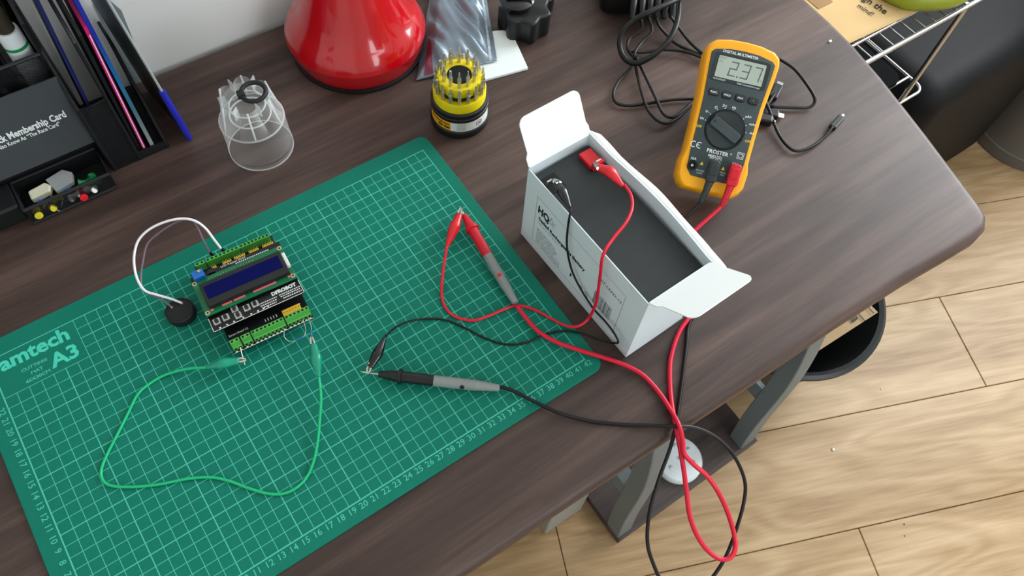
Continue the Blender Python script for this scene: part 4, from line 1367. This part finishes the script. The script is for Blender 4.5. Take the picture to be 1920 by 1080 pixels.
for i in range(NT):
    a = 2 * math.pi * i / NT
    for k in range(8):
        q = 2 * math.pi * k / 8
        r = 0.0105 + 0.0022 * math.cos(q)
        vs.append((r * math.cos(a) * 1.05, r * math.sin(a) * 0.95, 0.0022 * math.sin(q)))
for i in range(NT):
    for k in range(8):
        fs.append((i * 8 + k, ((i + 1) % NT) * 8 + k, ((i + 1) % NT) * 8 + (k + 1) % 8, i * 8 + (k + 1) % 8))
tor.add(vs, fs)
lo = tor.build('hanging_loop', 'black_rubber', cap, T(0.0080, -0.0040, 0.0735) @ RZ(-30) @ RX(10), smooth='all')
B().box(-0.0035, 0.0035, -0.0035, 0.0035, -0.003, 0.0035).build('loop_anchor', 'black_rubber', cap, T(-0.0020, 0.0010, 0.0735) @ RZ(-20), bevel=0.0012)

# ------------------------------------------------------------------ antistatic bag, foam sheet, lobed clamp
fo = B().prism([(0.498, 0.330), (0.522, 0.3165), (0.573, 0.306), (0.5855, 0.350), (0.5885, 0.3625), (0.575, 0.370), (0.515, 0.392)], DT, DT + 0.0035).build('foam_sheet', 'foam_white', bevel=0.0008)
tag(fo, 'thin white foam sheet under the silver bag', 'foam sheet')
bag = thing('antistatic_bag', 'crumpled silver antistatic bag between the red lamp and the bit holder', 'bag', T(0.52, 0.39, DT))
c00, c10, c11, c01 = Vector((0.462, 0.354)), Vector((0.549, 0.3300)), Vector((0.600, 0.432)), Vector((0.556, 0.474))
rnd = random.Random(11)
ph = [(rnd.uniform(10, 40), rnd.uniform(10, 40), rnd.uniform(0, 6.28), rnd.uniform(0.0006, 0.0016)) for _ in range(9)]


def bagz(u, v):
    e = min(u, 1 - u, v, 1 - v)
    dome = 0.016 * min(1, e * 5) * (0.6 + 0.4 * math.sin(3.1 * u + 0.4))
    z = dome
    for a, b_, c, h in ph:
        z += h * math.sin(a * u + b_ * v + c) * min(1, e * 9)
    z += 0.0022 * abs(math.sin(9 * u + 14 * v)) * min(1, e * 6)
    return max(z, 0.0006)


def bagf(top):
    def f(u, v):
        p = (c00.lerp(c10, u)).lerp(c01.lerp(c11, u), v)
        z = 0.0042 + (0.0008 + bagz(u, v) if top else 0.0)
        if u < 0.35 and v < 0.4:
            z -= 0.0034 * min(1, (0.35 - u) * 6)
        return (p.x - 0.52, p.y - 0.39, max(z, 0.0004))
    return f


bgm = B().grid(44, 44, bagf(True))
bgm.solid(0.0003)
bgm.build('film', 'antistatic', bag, smooth='all')


def patch(u, v):
    uu, vv = 0.10 + 0.11 * u * (1 - 0.7 * v), 0.02 + 0.30 * v
    x, y, z = bagf(True)(uu, vv)
    return (x, y, z + 0.0008)


B().grid(8, 10, patch).build('printed_patch', 'bag_red', bag, smooth='all')


def seam(u, v):
    x, y, z = bagf(True)(0.90 + 0.035 * v, 0.01 + 0.95 * u)
    return (x, y, z + 0.0012 + 0.0006 * math.sin(u * 90))


B().grid(60, 2, seam).build('zip_strip', 'sleeve_clear', bag, smooth='all')

clp = thing('lobed_clamp', 'black lobed plastic clamp with a chrome rod at the back of the desk', 'clamp', T(0.606, 0.362, DT))
lobes = []
for i in range(60):
    a = 2 * math.pi * i / 60
    r = 0.0265 + 0.0028 * math.cos(7 * a + 0.5)
    lobes.append((r * math.cos(a) * 1.0, r * math.sin(a) * 1.0))
B().prism(lobes, 0.0, 0.030).build('knob', 'black_plastic', clp, bevel=0.003, seg=3, smooth=True, angle=60)
B().lathe([(0.019, 0.0295), (0.0195, 0.036), (0.016, 0.039), (0.0, 0.0395)], 32).build('hub_cap', 'black_gloss', clp, T(-0.006, 0.009, 0), smooth=True)
B().lathe([(0.014, 0.0), (0.0145, 0.018), (0.012, 0.021), (0, 0.021)], 24).build('side_lobe', 'black_plastic', clp, T(0.035, 0.016, 0), smooth=True)
B().tube([(-0.02, 0.012, 0.046), (0.0, 0.0, 0.046), (0.030, -0.0185, 0.046), (0.0335, -0.0207, 0.046)], [0.003, 0.003, 0.003, 0.0022], 12).build('rod', 'chrome', clp, smooth=True)
B().lathe([(0.0, -0.0032), (0.0025, -0.002), (0.0032, 0), (0.0025, 0.002), (0, 0.0032)], 14).build('rod_tip', 'crumb', clp, T(0.0345, -0.0213, 0.046), smooth='all')
B().tube([(-0.012, 0.02, 0.054), (0.012, 0.005, 0.053), (0.028, -0.008, 0.05)], 0.0016, 8).build('wire_arm', 'chrome', clp, smooth='all')

# ------------------------------------------------------------------ multi-headed charging cable
chg = thing('charging_cable', 'tangled black multi-headed charging cable with small plugs beside the multimeter', 'cable', T(0.70, 0.22, DT))
GI = chg.matrix_world.inverted()
hubc = Vector((0.742, 0.318, MT + 0.024))
hd = (Vector((0.771, 0.296, 0)) - Vector((0.706, 0.334, 0))).normalized()
hM = Matrix.Identity(4)
hy = Vector((-hd.y, hd.x, 0))
for i in range(3):
    hM[i][0], hM[i][1], hM[i][2] = hd[i], hy[i], (0, 0, 1)[i]
hM.translation = hubc
B().prism(rrect(-0.052, 0.037, -0.019, 0.05, 0.012), -0.022, 0.002).build('hub', 'cable_black', chg, GI @ hM, bevel=0.003, seg=3, smooth=True)
FS = [(721, 315), (729, 310), (737, 306), (744, 301), (752, 296), (759, 292)]
FE = [(704, 295), (713, 290), (722, 287), (729, 282), (736, 278), (744, 275)]
for s_, e_ in zip(FS, FE):
    a, c = mm((*s_, 22)), mm((*e_, 13))
    P = smooth_path([a, a.lerp(c, 0.5) + Vector((0, 0, 0.002)), c], 5)
    B().tube(rel(GI, P), [0.0054 - 0.0027 * i / (len(P) - 1) for i in range(len(P))], 12).build('strain_relief', 'cable_black', chg, smooth='all')
for k, r_ in (('chg_loop', 0.0031), ('chg_a', 0.0017), ('chg_b', 0.0017), ('chg_c', 0.0017), ('chg_d', 0.0017), ('chg_e', 0.0017), ('chg_f', 0.0017), ('chg_g', 0.0017), ('chg_h', 0.0017), ('chg_i', 0.0017), ('chg_j', 0.0017), ('chg_k', 0.0017)):
    P = smooth_path([mm(p) for p in PATHS[k]], 6)
    for p in P:
        p.z = max(p.z, DT + r_)
    B().tube(rel(GI, P), r_, 9).build('cable', 'cable_black', chg, smooth='all')


def usb(a, c, w_, h_, L_, tipw, tiph, tipl):
    a, c = mm(a), mm(c)
    d = (c - a)
    d.z = 0
    d.normalize()
    M = Matrix.Identity(4)
    s_ = Vector((-d.y, d.x, 0))
    for i in range(3):
        M[i][0], M[i][1], M[i][2] = d[i], s_[i], (0, 0, 1)[i]
    M.translation = Vector((a.x, a.y, DT + h_ / 2 + 0.0005))
    o = B().box(0, L_, -w_ / 2, w_ / 2, -h_ / 2, h_ / 2).build('plug', 'black_plastic', chg, GI @ M, bevel=min(w_, h_) * 0.22, seg=2)
    B().box(L_, L_ + tipl, -tipw / 2, tipw / 2, -tiph / 2, tiph / 2).build('plug_tip', 'steel', o, bevel=0.0004, seg=1)


usb((796.9, 69.5, 3), (821, 75.9, 3), 0.0075, 0.0065, 0.0205, 0.0030, 0.0022, 0.005)
usb((771, 133.4, 5), (797.5, 146.9, 6), 0.0095, 0.0065, 0.0215, 0.0065, 0.0025, 0.0055)
usb((748, 127, 4), (768.2, 104, 4), 0.0100, 0.0065, 0.0190, 0.0065, 0.0022, 0.006)
usb((738, 121, 4), (751, 107, 4), 0.0110, 0.0090, 0.0150, 0.0020, 0.0020, 0.004)

# ------------------------------------------------------------------ desk organizer
org = thing('desk_organizer', 'black wire-mesh desk organizer with pen box, drawer and file slots by the wall', 'organizer', T(0.08, 0.405, DT))
OI = T(-0.08, -0.405, 0)


def ob(x0, x1, y0, y1, z0, z1, name, m, parent=org, **kw):
    b = B().box(x0, x1, y0, y1, z0, z1, OI)
    return b.build(name, m, parent, **kw)


def rod(pts, r, name='rim', parent=org):
    b = B().tube([OI @ Vector(p) for p in pts], r, 8)
    return b.build(name, 'organizer_black', parent, smooth=True)


ob(-0.08, 0.1575, 0.424, 0.500, 0.0, 0.002, 'base_panel', 'organizer_black')
ob(0.1575, 0.2125, 0.406, 0.500, 0.0, 0.002, 'base_panel', 'organizer_black')
for x0, x1, in ((-0.08, 0.1575),):
    ob(x0, x1, 0.4235, 0.4245, 0.002, 0.036, 'front_panel', 'organizer_mesh')
    rod([(x0, 0.424, 0.036), (x1, 0.424, 0.036)], 0.002)
    ob(x0, x1, 0.4355, 0.4365, 0.002, 0.128, 'pen_box_panel', 'organizer_mesh')
    rod([(x0, 0.436, 0.128), (0.1575, 0.436, 0.128)], 0.0018)
    ob(x0, x1, 0.4985, 0.4995, 0.002, 0.165, 'pen_box_panel', 'organizer_mesh')
rod([(0.157, 0.436, 0.002), (0.157, 0.436, 0.160), (0.157, 0.499, 0.168)], 0.0022)
ob(0.1565, 0.1575, 0.437, 0.498, 0.002, 0.158, 'pen_box_panel', 'organizer_mesh')
# file slots
ob(0.1585, 0.1835, 0.4065, 0.4075, 0.002, 0.084, 'front_panel', 'organizer_mesh')
rod([(0.1585, 0.407, 0.002), (0.1585, 0.407, 0.084), (0.1835, 0.407, 0.084), (0.1835, 0.407, 0.002)], 0.002)
ob(0.184, 0.2115, 0.4065, 0.4075, 0.002, 0.010, 'front_panel', 'organizer_black')
for x, z0, z1 in ((0.1585, 0.084, 0.17), (0.1838, 0.150, 0.20), (0.2115, 0.012, 0.085)):
    P = [(0.407, 0.0), (0.499, 0.0), (0.499, z1), (0.46, z1), (0.407, z0)]
    b = B()
    b.add([(x - 0.0006, y, z) for y, z in P] + [(x + 0.0006, y, z) for y, z in P],
          [(4, 3, 2, 1, 0), (5, 6, 7, 8, 9)] + [(i, (i + 1) % 5, (i + 1) % 5 + 5, i + 5) for i in range(5)], OI)
    b.build('divider', 'organizer_mesh' if x < 0.2 else 'organizer_black', org)
    rod([(x, 0.407, 0.0), (x, 0.407, z0), (x, 0.46, z1), (x, 0.499, z1)], 0.0016)
# pull-out drawer
dr = ob(0.0755, 0.1525, 0.3865, 0.4215, 0.0015, 0.0028, 'drawer', 'organizer_black')
for a in ((0.0750, 0.1530, 0.3860, 0.3868, 0.0015, 0.021), (0.0750, 0.1530, 0.4212, 0.4220, 0.0015, 0.021), (0.0750, 0.0758, 0.3868, 0.4212, 0.0015, 0.021), (0.1522, 0.1530, 0.3868, 0.4212, 0.0015, 0.021)):
    b = B().box(*a, OI)
    b.build('drawer_side', 'organizer_mesh', dr)
rod([(0.075, 0.386, 0.0215), (0.153, 0.386, 0.0215), (0.153, 0.422, 0.0215), (0.075, 0.422, 0.0215), (0.075, 0.386, 0.0215)], 0.0019, 'drawer_rim', dr)
rod([(0.075, 0.386, 0.002), (0.153, 0.386, 0.002)], 0.0016, 'drawer_rim', dr)
ob(-0.08, 0.0735, 0.392, 0.4225, 0.002, 0.024, 'drawer', 'organizer_black', bevel=0.002)

card = thing('membership_card', 'dark grey card lettered Membership Card leaning on the black organizer', 'card',
             T(0.0790, 0.4125, DT + 0.0385) @ RX(90 - 8))
B().prism(rrect(-0.0810, 0.0790, 0.0, 0.0745, 0.0008), -0.0006, 0.0006).build('card_stock', 'card_grey', card)
cp = B()
cp.text('Black Membership Card', 0.0098, T(0.0690, 0.0385, 0.00075), align='RIGHT', thick=0.0003, sx=0.69)
cp.text('Also Know As \u201cThe Race Card\u201d', 0.0058, T(0.0610, 0.0315, 0.00075), align='RIGHT', thick=0.0001, sx=0.71)
cp.build('card_print', 'print_white', card)

# things in the drawer
o = B().prism([(-0.010, -0.0045), (0.007, -0.006), (0.011, -0.001), (0.008, 0.005), (-0.008, 0.005)], 0.0, 0.0075).build('eraser', 'eraser_cream', None, T(0.0930, 0.4055, DT + 0.010) @ RZ(8) @ RX(6), bevel=0.0012)
tag(o, 'cream eraser in the mesh drawer', 'eraser')
o = B().prism([(-0.0095, -0.008), (0.0075, -0.008), (0.0125, 0.001), (0.0075, 0.009), (-0.0095, 0.009)], 0.0, 0.006).build('pencil_sharpener', 'folder_silver', None, T(0.1130, 0.4075, DT + 0.0105) @ RZ(12) @ RX(8), bevel=0.0006)
tag(o, 'silver-grey angular sharpener in the mesh drawer', 'sharpener')


def pin(x, y, z, m, rot, lab):
    t = thing('push_pin', lab, 'push pin', T(x, y, DT + z) @ rot, 'push pins in the drawer')
    B().lathe([(0.0034, 0), (0.0037, 0.0012), (0.0040, 0.0022), (0.0026, 0.0032), (0.0023, 0.0075), (0.0034, 0.009), (0.0036, 0.0105), (0.0, 0.0108)], 14).build('head', m, t, smooth=True)
    B().lathe([(0.0005, -0.009), (0.0006, 0.0)], 6).build('needle', 'steel', t)


k = 0
for i, (x, y, m, c) in enumerate(((0.083, 0.394, 'clip_yellow', 'leftmost yellow'), (0.091, 0.3935, 'clip_yellow', 'middle yellow'), (0.098, 0.397, 'clip_yellow', 'rightmost yellow'), (0.088, 0.400, 'clip_blue', 'leftmost blue'),
                                  (0.107, 0.394, 'clip_blue', 'second from right blue'), (0.115, 0.397, 'clip_blue', 'rightmost blue'), (0.094, 0.390, 'clip_blue', 'second from left blue'), (0.135, 0.399, 'clip_green', 'leftmost green'), (0.142, 0.396, 'clip_green', 'rightmost green'),
                                  (0.139, 0.405, 'clip_green', 'rearmost green'), (0.122, 0.392, 'tab_red', 'red'), (0.128, 0.393, 'crumb', 'rightmost white'), (0.112, 0.390, 'crumb', 'leftmost white'))):
    pin(x, y, 0.0075, m, RZ(37 * i) @ RX(75), c + ' push pin in the black mesh drawer')

# pens and folders
t = thing('glue_tube', 'white tube with green markings standing in the pen box', 'tube', T(0.143, 0.452, DT + 0.003))
B().lathe([(0.009, 0), (0.0095, 0.002), (0.0095, 0.143), (0.0088, 0.145)], 24).build('barrel', 'tube_white', t, smooth=True)
B().lathe([(0.0097, 0.128), (0.0097, 0.131)], 24, close=False).build('band', 'clip_green', t, smooth=True)
B().lathe([(0.0070, 0.145), (0.0070, 0.163), (0.0060, 0.166), (0, 0.166)], 24).build('tube_cap', 'banana_tip', t, smooth=True)
for x, y, h, lab in ((0.122, 0.455, 0.150, 'black marker pen beside the white tube in the pen box'), (0.1495, 0.474, 0.165, 'black marker pen behind the white tube in the pen box')):
    t = thing('marker_pen', lab, 'pen', T(x, y, DT + 0.003))
    B().lathe([(0.0058, 0), (0.0062, 0.003), (0.0062, h * 0.62)], 20).build('barrel', 'black_plastic', t, smooth=True)
    B().lathe([(0.0067, h * 0.62), (0.0067, h * 0.97), (0.0055, h), (0, h)], 20).build('pen_cap', 'black_gloss', t, smooth=True)


def sheet(name, lab, cat, pts, th, m, group=None):
    """thin rigid sheet given by four corners, thickness th along x"""
    P = [Vector(p) for p in pts]
    base = Vector((P[0].x, P[0].y, DT))
    t = thing(name, lab, cat, T(*base), group)
    b = B()
    q = [p - base + Vector((0, 0, DT)) for p in P]
    b.add([v - Vector((th / 2, 0, 0)) for v in q] + [v + Vector((th / 2, 0, 0)) for v in q], [(0, 1, 2, 3), (7, 6, 5, 4), (0, 4, 5, 1), (1, 5, 6, 2), (2, 6, 7, 3), (3, 7, 4, 0)])
    b.build('cover', m, t)
    return t, base


FG = 'folders in the file slots'
t, b0 = sheet('paper_folder', 'pink paper folder in the right-hand file slot', 'folder', [(0.1915, 0.4095, 0.003), (0.1915, 0.495, 0.003), (0.197, 0.495, 0.175), (0.197, 0.4095, 0.158)], 0.0030, 'folder_pink', FG)
B().box(-0.0004, 0.0004, -0.0006, 0.0, 0.01, 0.15, RY(2.1)).build('page_edge', 'carton_inner', t)
t, b0 = sheet('plastic_folder', 'black folder standing next to the pink folder', 'folder', [(0.1872, 0.4100, 0.003), (0.1872, 0.495, 0.003), (0.1905, 0.495, 0.20), (0.1905, 0.4100, 0.152)], 0.0028, 'black_plastic', FG)
gm = bpy.data.materials.new('folder_blue_fade')
gm.use_nodes = True
nt = gm.node_tree
tc = nt.nodes.new('ShaderNodeTexCoord')
sp = nt.nodes.new('ShaderNodeSeparateXYZ')
rp = nt.nodes.new('ShaderNodeValToRGB')
mr = nt.nodes.new('ShaderNodeMapRange')
mr.inputs[1].default_value, mr.inputs[2].default_value = 0.0, 0.24
nt.links.new(tc.outputs['Object'], sp.inputs[0])
nt.links.new(sp.outputs[2], mr.inputs[0])
nt.links.new(mr.outputs[0], rp.inputs[0])
e = rp.color_ramp.elements
e.new(0.4)
e.new(0.6)
for el, (p, c) in zip(e, ((0.05, (150, 152, 150)), (0.25, (60, 110, 128)), (0.42, (20, 100, 160)), (0.62, (24, 44, 160)))):
    el.position, el.color = p, (*lin(c), 1)
nt.links.new(rp.outputs[0], nt.nodes['Principled BSDF'].inputs['Base Color'])
nt.nodes['Principled BSDF'].inputs['Roughness'].default_value = 0.35
MATS['folder_blue_fade'] = gm
t, b0 = sheet('plastic_folder', 'tall folder with an edge fading from silver to blue in the file slot', 'folder', [(0.1995, 0.4090, 0.003), (0.1995, 0.496, 0.003), (0.2010, 0.496, 0.28), (0.2010, 0.4090, 0.26)], 0.0034, 'folder_blue_fade', FG)
t, b0 = sheet('plastic_folder', 'dark navy plastic folder in the left-hand file slot', 'folder', [(0.1630, 0.418, 0.003), (0.1630, 0.49, 0.003), (0.180, 0.49, 0.255), (0.180, 0.418, 0.255)], 0.0016, 'navy', FG)
B().tube([(0, 0, 0.004), (0.0085, 0, 0.129), (0.017, 0, 0.254)], 0.0015, 8).build('edge_strip', 'navy_edge', t, smooth=True)
t, b0 = sheet('plastic_wallet', 'blue-edged clear wallet with dark papers leaning on the organizer by the wall', 'folder', [(0.2335, 0.4050, 0.0015), (0.2235, 0.485, 0.0015), (0.2060, 0.488, 0.25), (0.2165, 0.4050, 0.25)], 0.0022, 'magazine_dark', None)
B().tube([(0.0, -0.001, 0.001), (-0.0010, -0.001, 0.016), (-0.0048, -0.001, 0.072)], [0.0022, 0.0034, 0.003], 10).build('edge_strip', 'wallet_blue', t, smooth=True)
B().tube([(-0.0048, -0.001, 0.072), (-0.010, -0.001, 0.146), (-0.017, -0.001, 0.248)], 0.0012, 8).build('edge_strip', 'folder_silver', t, smooth=True)
b = B()
b.add([(-0.0020, 0.0005, 0.004), (-0.0045, 0.0005, 0.03), (-0.0030, 0.003, 0.03), (-0.0010, 0.003, 0.004)], [(0, 1, 2, 3)])
b.solid(0.0004)
b.build('page_edge', 'wallet_page', t)
b = B().add([(0.2155, 0.503, DT), (0.2300, 0.503, DT), (0.2335, 0.5045, DT + 0.060), (0.2350, 0.506, DT + 0.084), (0.2290, 0.507, DT + 0.100), (0.2155, 0.507, DT + 0.100)], [(0, 1, 2, 3, 4, 5)])
b.solid(0.002)
o = b.build('backing_board', 'folder_grey')
tag(o, 'grey plastic board standing between the blue-edged wallet and the wall', 'board')

# ------------------------------------------------------------------ wire rack with paper and banana
rack = thing('wire_rack', 'chrome wire rack standing beside the desk', 'rack', T(1.12, 0.35, 0))


def rk(pts, r, name):
    return B().tube([Vector(p) - Vector((1.12, 0.35, 0)) for p in pts], r, 10).build(name, 'chrome', rack, smooth=True)


RZ1, RZ0 = MT - 0.12, MT - 0.318
X0, X1, Y0, Y1 = 0.965, 1.290, 0.178, 0.485
for z, xa, xb in ((RZ1, X0, X1), (RZ0, X0, 1.300)):
    pts = []
    for cx, cy, a in ((xb - 0.015, Y1 - 0.015, 0), (xa + 0.015, Y1 - 0.015, 90), (xa + 0.015, Y0 - 0.006 + 0.015, 180), (xb - 0.015, Y0 - 0.006 + 0.015, 270)):
        for i in range(6):
            q = math.radians(a + 18 * i)
            pts.append((cx + 0.015 * math.cos(q), cy + 0.015 * math.sin(q), z))
    pts.append(pts[0])
    rk(pts, 0.0034 if z == RZ1 else 0.0026, 'shelf_rim')
    rk([(xa, Y0 + 0.026, z), (xb, Y0 + 0.026, z)], 0.0024, 'shelf_rod')
    rk([(xa, Y1 - 0.04, z), (xb, Y1 - 0.04, z)], 0.0024, 'shelf_rod')
    k = 15 if z == RZ1 else 3
    for i in range(1, k):
        x = xa + (xb - xa) * i / k
        rk([(x, Y0 - 0.004, z - 0.002), (x, Y1, z - 0.002)], 0.0012, 'shelf_wire')
for x in (0.985, 1.250):
    for y in (Y0 - 0.002, Y1 - 0.01):
        z0 = RZ0 if x < 1.0 and y < 0.3 else 0.0     # the waste bin stands where the front left foot would be
        rk([(x, y, z0), (x, y, RZ1 - 0.002)], 0.0042, 'post')

pb = thing('paper_bag', 'flat brown kraft paper bag with black lettering on the wire rack', 'paper bag', T(1.06, 0.32, RZ1 + 0.0035))
PI_ = T(-1.06, -0.32, 0)


def bagtop(u, v):
    x = 0.975 + 0.250 * u
    y0 = 0.208 - 0.012 * u
    y = y0 + (0.47 - y0) * v
    z = 0.004 + 0.004 * math.sin(7 * u + 3 * v) * v + 0.002 * math.sin(19 * u * v)
    return (x - 1.06, y - 0.32, max(z, 0.0012))


b = B().grid(20, 20, bagtop)
b.solid(0.001)
b.build('paper', 'kraft', pb, smooth='all')
tx = B()


def onbag(v):
    return Vector((v.x, v.y, 0.0))


M1 = T(1.1130 - 1.06, 0.2535 - 0.32, 0.0125) @ RZ(-80)
tx.text('through the', 0.0175, M1, thick=0.0002, sx=0.85)
tx.text('mind!', 0.0130, T(1.0965 - 1.06, 0.2370 - 0.32, 0.0090) @ RZ(-80), thick=0.0001, sx=0.85)
fixed = []
for v in tx.v:           # lay the lettering on the wavy paper
    u_ = (v[0] + 1.06 - 0.975) / 0.250
    y0_ = 0.208 - 0.012 * u_
    fixed.append((v[0], v[1], bagtop(u_, (v[1] + 0.32 - y0_) / (0.47 - y0_))[2] + 0.0018))
tx.v = fixed
tx.build('lettering_print', 'print_black', pb)
B().box(1.040 - 1.06, 1.068 - 1.06, 0.272 - 0.32, 0.310 - 0.32, 0.0078, 0.0082).build('tape_patch', 'kraft_dark', pb)

ban = thing('banana', 'green banana lying on the kraft bag at the rack edge', 'banana', T(1.213, 0.197, RZ1 + 0.004))
P = smooth_path([(-0.082, 0.052, 0.016), (-0.072, 0.038, 0.017), (-0.05, 0.012, 0.020), (-0.01, -0.008, 0.021), (0.03, -0.008, 0.021), (0.065, 0.012, 0.020), (0.085, 0.036, 0.018), (0.098, 0.056, 0.017)], 5)
nn = len(P)
rad = [0.0185 * max(0.22, min(1, min(i, nn - 1 - i) / (nn * 0.26) + 0.12)) ** 0.7 for i in range(nn)]
B().tube(P, rad, 7).build('peel', 'banana', ban, smooth='all')
B().tube([(-0.0835, 0.054, 0.016), (-0.0805, 0.050, 0.016)], [0.0035, 0.0052], 7).build('tip', 'banana_tip', ban)

o = B()
o.prism(rrect(0.975, 1.275, 0.200, 0.475, 0.02), RZ0 + 0.003, RZ0 + 0.014)
o = o.build('dark_filler', 'filler_black', bevel=0.003)  # added black slab, stands in for the dark shade below the rack
tag(o, 'flat black slab added on the lower shelf of the wire rack for darkness', 'filler')
cabn = thing('storage_box', 'large black storage box on the floor behind the wire rack', 'storage box', T(1.55, 0.33, 0))
B().box(-0.24, 0.235, -0.187, 0.17, 0.0, 0.42).build('body', 'cabinet_black', cabn, bevel=0.05, seg=6, smooth=True)

pbin = thing('pedal_bin', 'tall dark grey cylindrical bin standing on the floor at the right', 'bin', T(1.925, 0.118, 0))
B().lathe([(0.131, 0.0), (0.1345, 0.004), (0.1345, 0.030), (0.1325, 0.032), (0.131, 0.050), (0.131, 0.56), (0.134, 0.565), (0.134, 0.60)], 64).build('body', 'bin_grey', pbin, smooth=True)
B().lathe([(0.1345, 0.60), (0.1345, 0.625), (0.115, 0.65), (0.06, 0.665), (0, 0.668)], 64).build('lid', 'bin_black', pbin, smooth=True)

wb = thing('waste_bin', 'round black waste bin under the right end of the desk', 'bin', T(1.008, 0.060, 0))
B().lathe([(0.100, 0.0), (0.103, 0.003), (0.153, 0.184), (0.160, 0.188), (0.1640, 0.194), (0.1635, 0.200), (0.1580, 0.204), (0.1510, 0.201), (0.1485, 0.190), (0.099, 0.006), (0.0, 0.006)], 64).build('body', 'bin_black', wb, smooth=True)
cbx = thing('cardboard_piece', 'brown cardboard with black lettering standing inside the waste bin', 'cardboard', T(0.988, 0.015, 0.03))
TL, TR_, BR_, BL_ = Vector((-0.090, -0.068, 0.236)), Vector((0.066, -0.073, 0.236)), Vector((0.075, 0.020, 0.0)), Vector((-0.070, 0.020, 0.0))
b = B()
b.add([BL_, BR_, TR_, TL], [(0, 1, 2, 3)])
b.solid(0.003)
b.build('front_panel', 'cardboard', cbx)
b = B()
b.add([TL, TR_, TR_ + Vector((-0.004, 0.060, 0.004)), TL + Vector((0.01, 0.060, 0.004))], [(0, 1, 2, 3)])
b.solid(0.003)
b.build('folded_flap', 'cardboard', cbx)
PMX = T(0.022, -0.0605, 0.2425) @ RX(4)
tx = B()
tx.text('E', 0.017, PMX @ RZ(90), thick=0.0006)
tx.build('letter_print', 'print_black', cbx)
tx = B()
tx.line(0.012, -0.011, 0.012, 0.010, 0.002, 0, PMX)
tx.build('bar_print', 'print_black', cbx)
tx = B()
tx.line(0.034, -0.010, 0.034, 0.008, 0.002, 0.0008, PMX)
tx.build('bar_print', 'print_black', cbx)

# ------------------------------------------------------------------ crumbs
def crumb(x, y, z, r, m, lab, sq=1.0):
    rr = random.Random(int(x * 9999))
    prof = [(0, 0.0), (r * 0.8, r * 0.15), (r, r * 0.7), (r * 0.6, r * 1.2), (0, r * 1.35)]
    b = B().lathe(prof, 7)
    b.v = [(v[0] * rr.uniform(0.75, 1.25) * sq, v[1] * rr.uniform(0.75, 1.25), v[2] * rr.uniform(0.85, 1.1)) for v in b.v]
    o = b.build('crumb', m, None, T(x, y, z))
    tag(o, lab, 'crumb')


crumb(0.8912, 0.1631, DT, 0.0016, 'crumb', 'tiny white crumb on the desk near the wire rack', 1.8)
crumb(0.9795, -0.1824, 0.0, 0.0028, 'crumb', 'white crumb on the wooden floor in front of the desk leg')
crumb(1.1451, -0.1484, 0.0, 0.0018, 'crumb', 'small pale crumb on the floor near the waste bin')
crumb(0.9879, -0.3489, 0.0, 0.0014, 'crumb_dark', 'tiny dark crumb on the floor by a plank seam')
crumb(0.9733, -0.3633, 0.0, 0.0012, 'crumb_dark', 'tiny dark crumb nearest the camera on the floor')
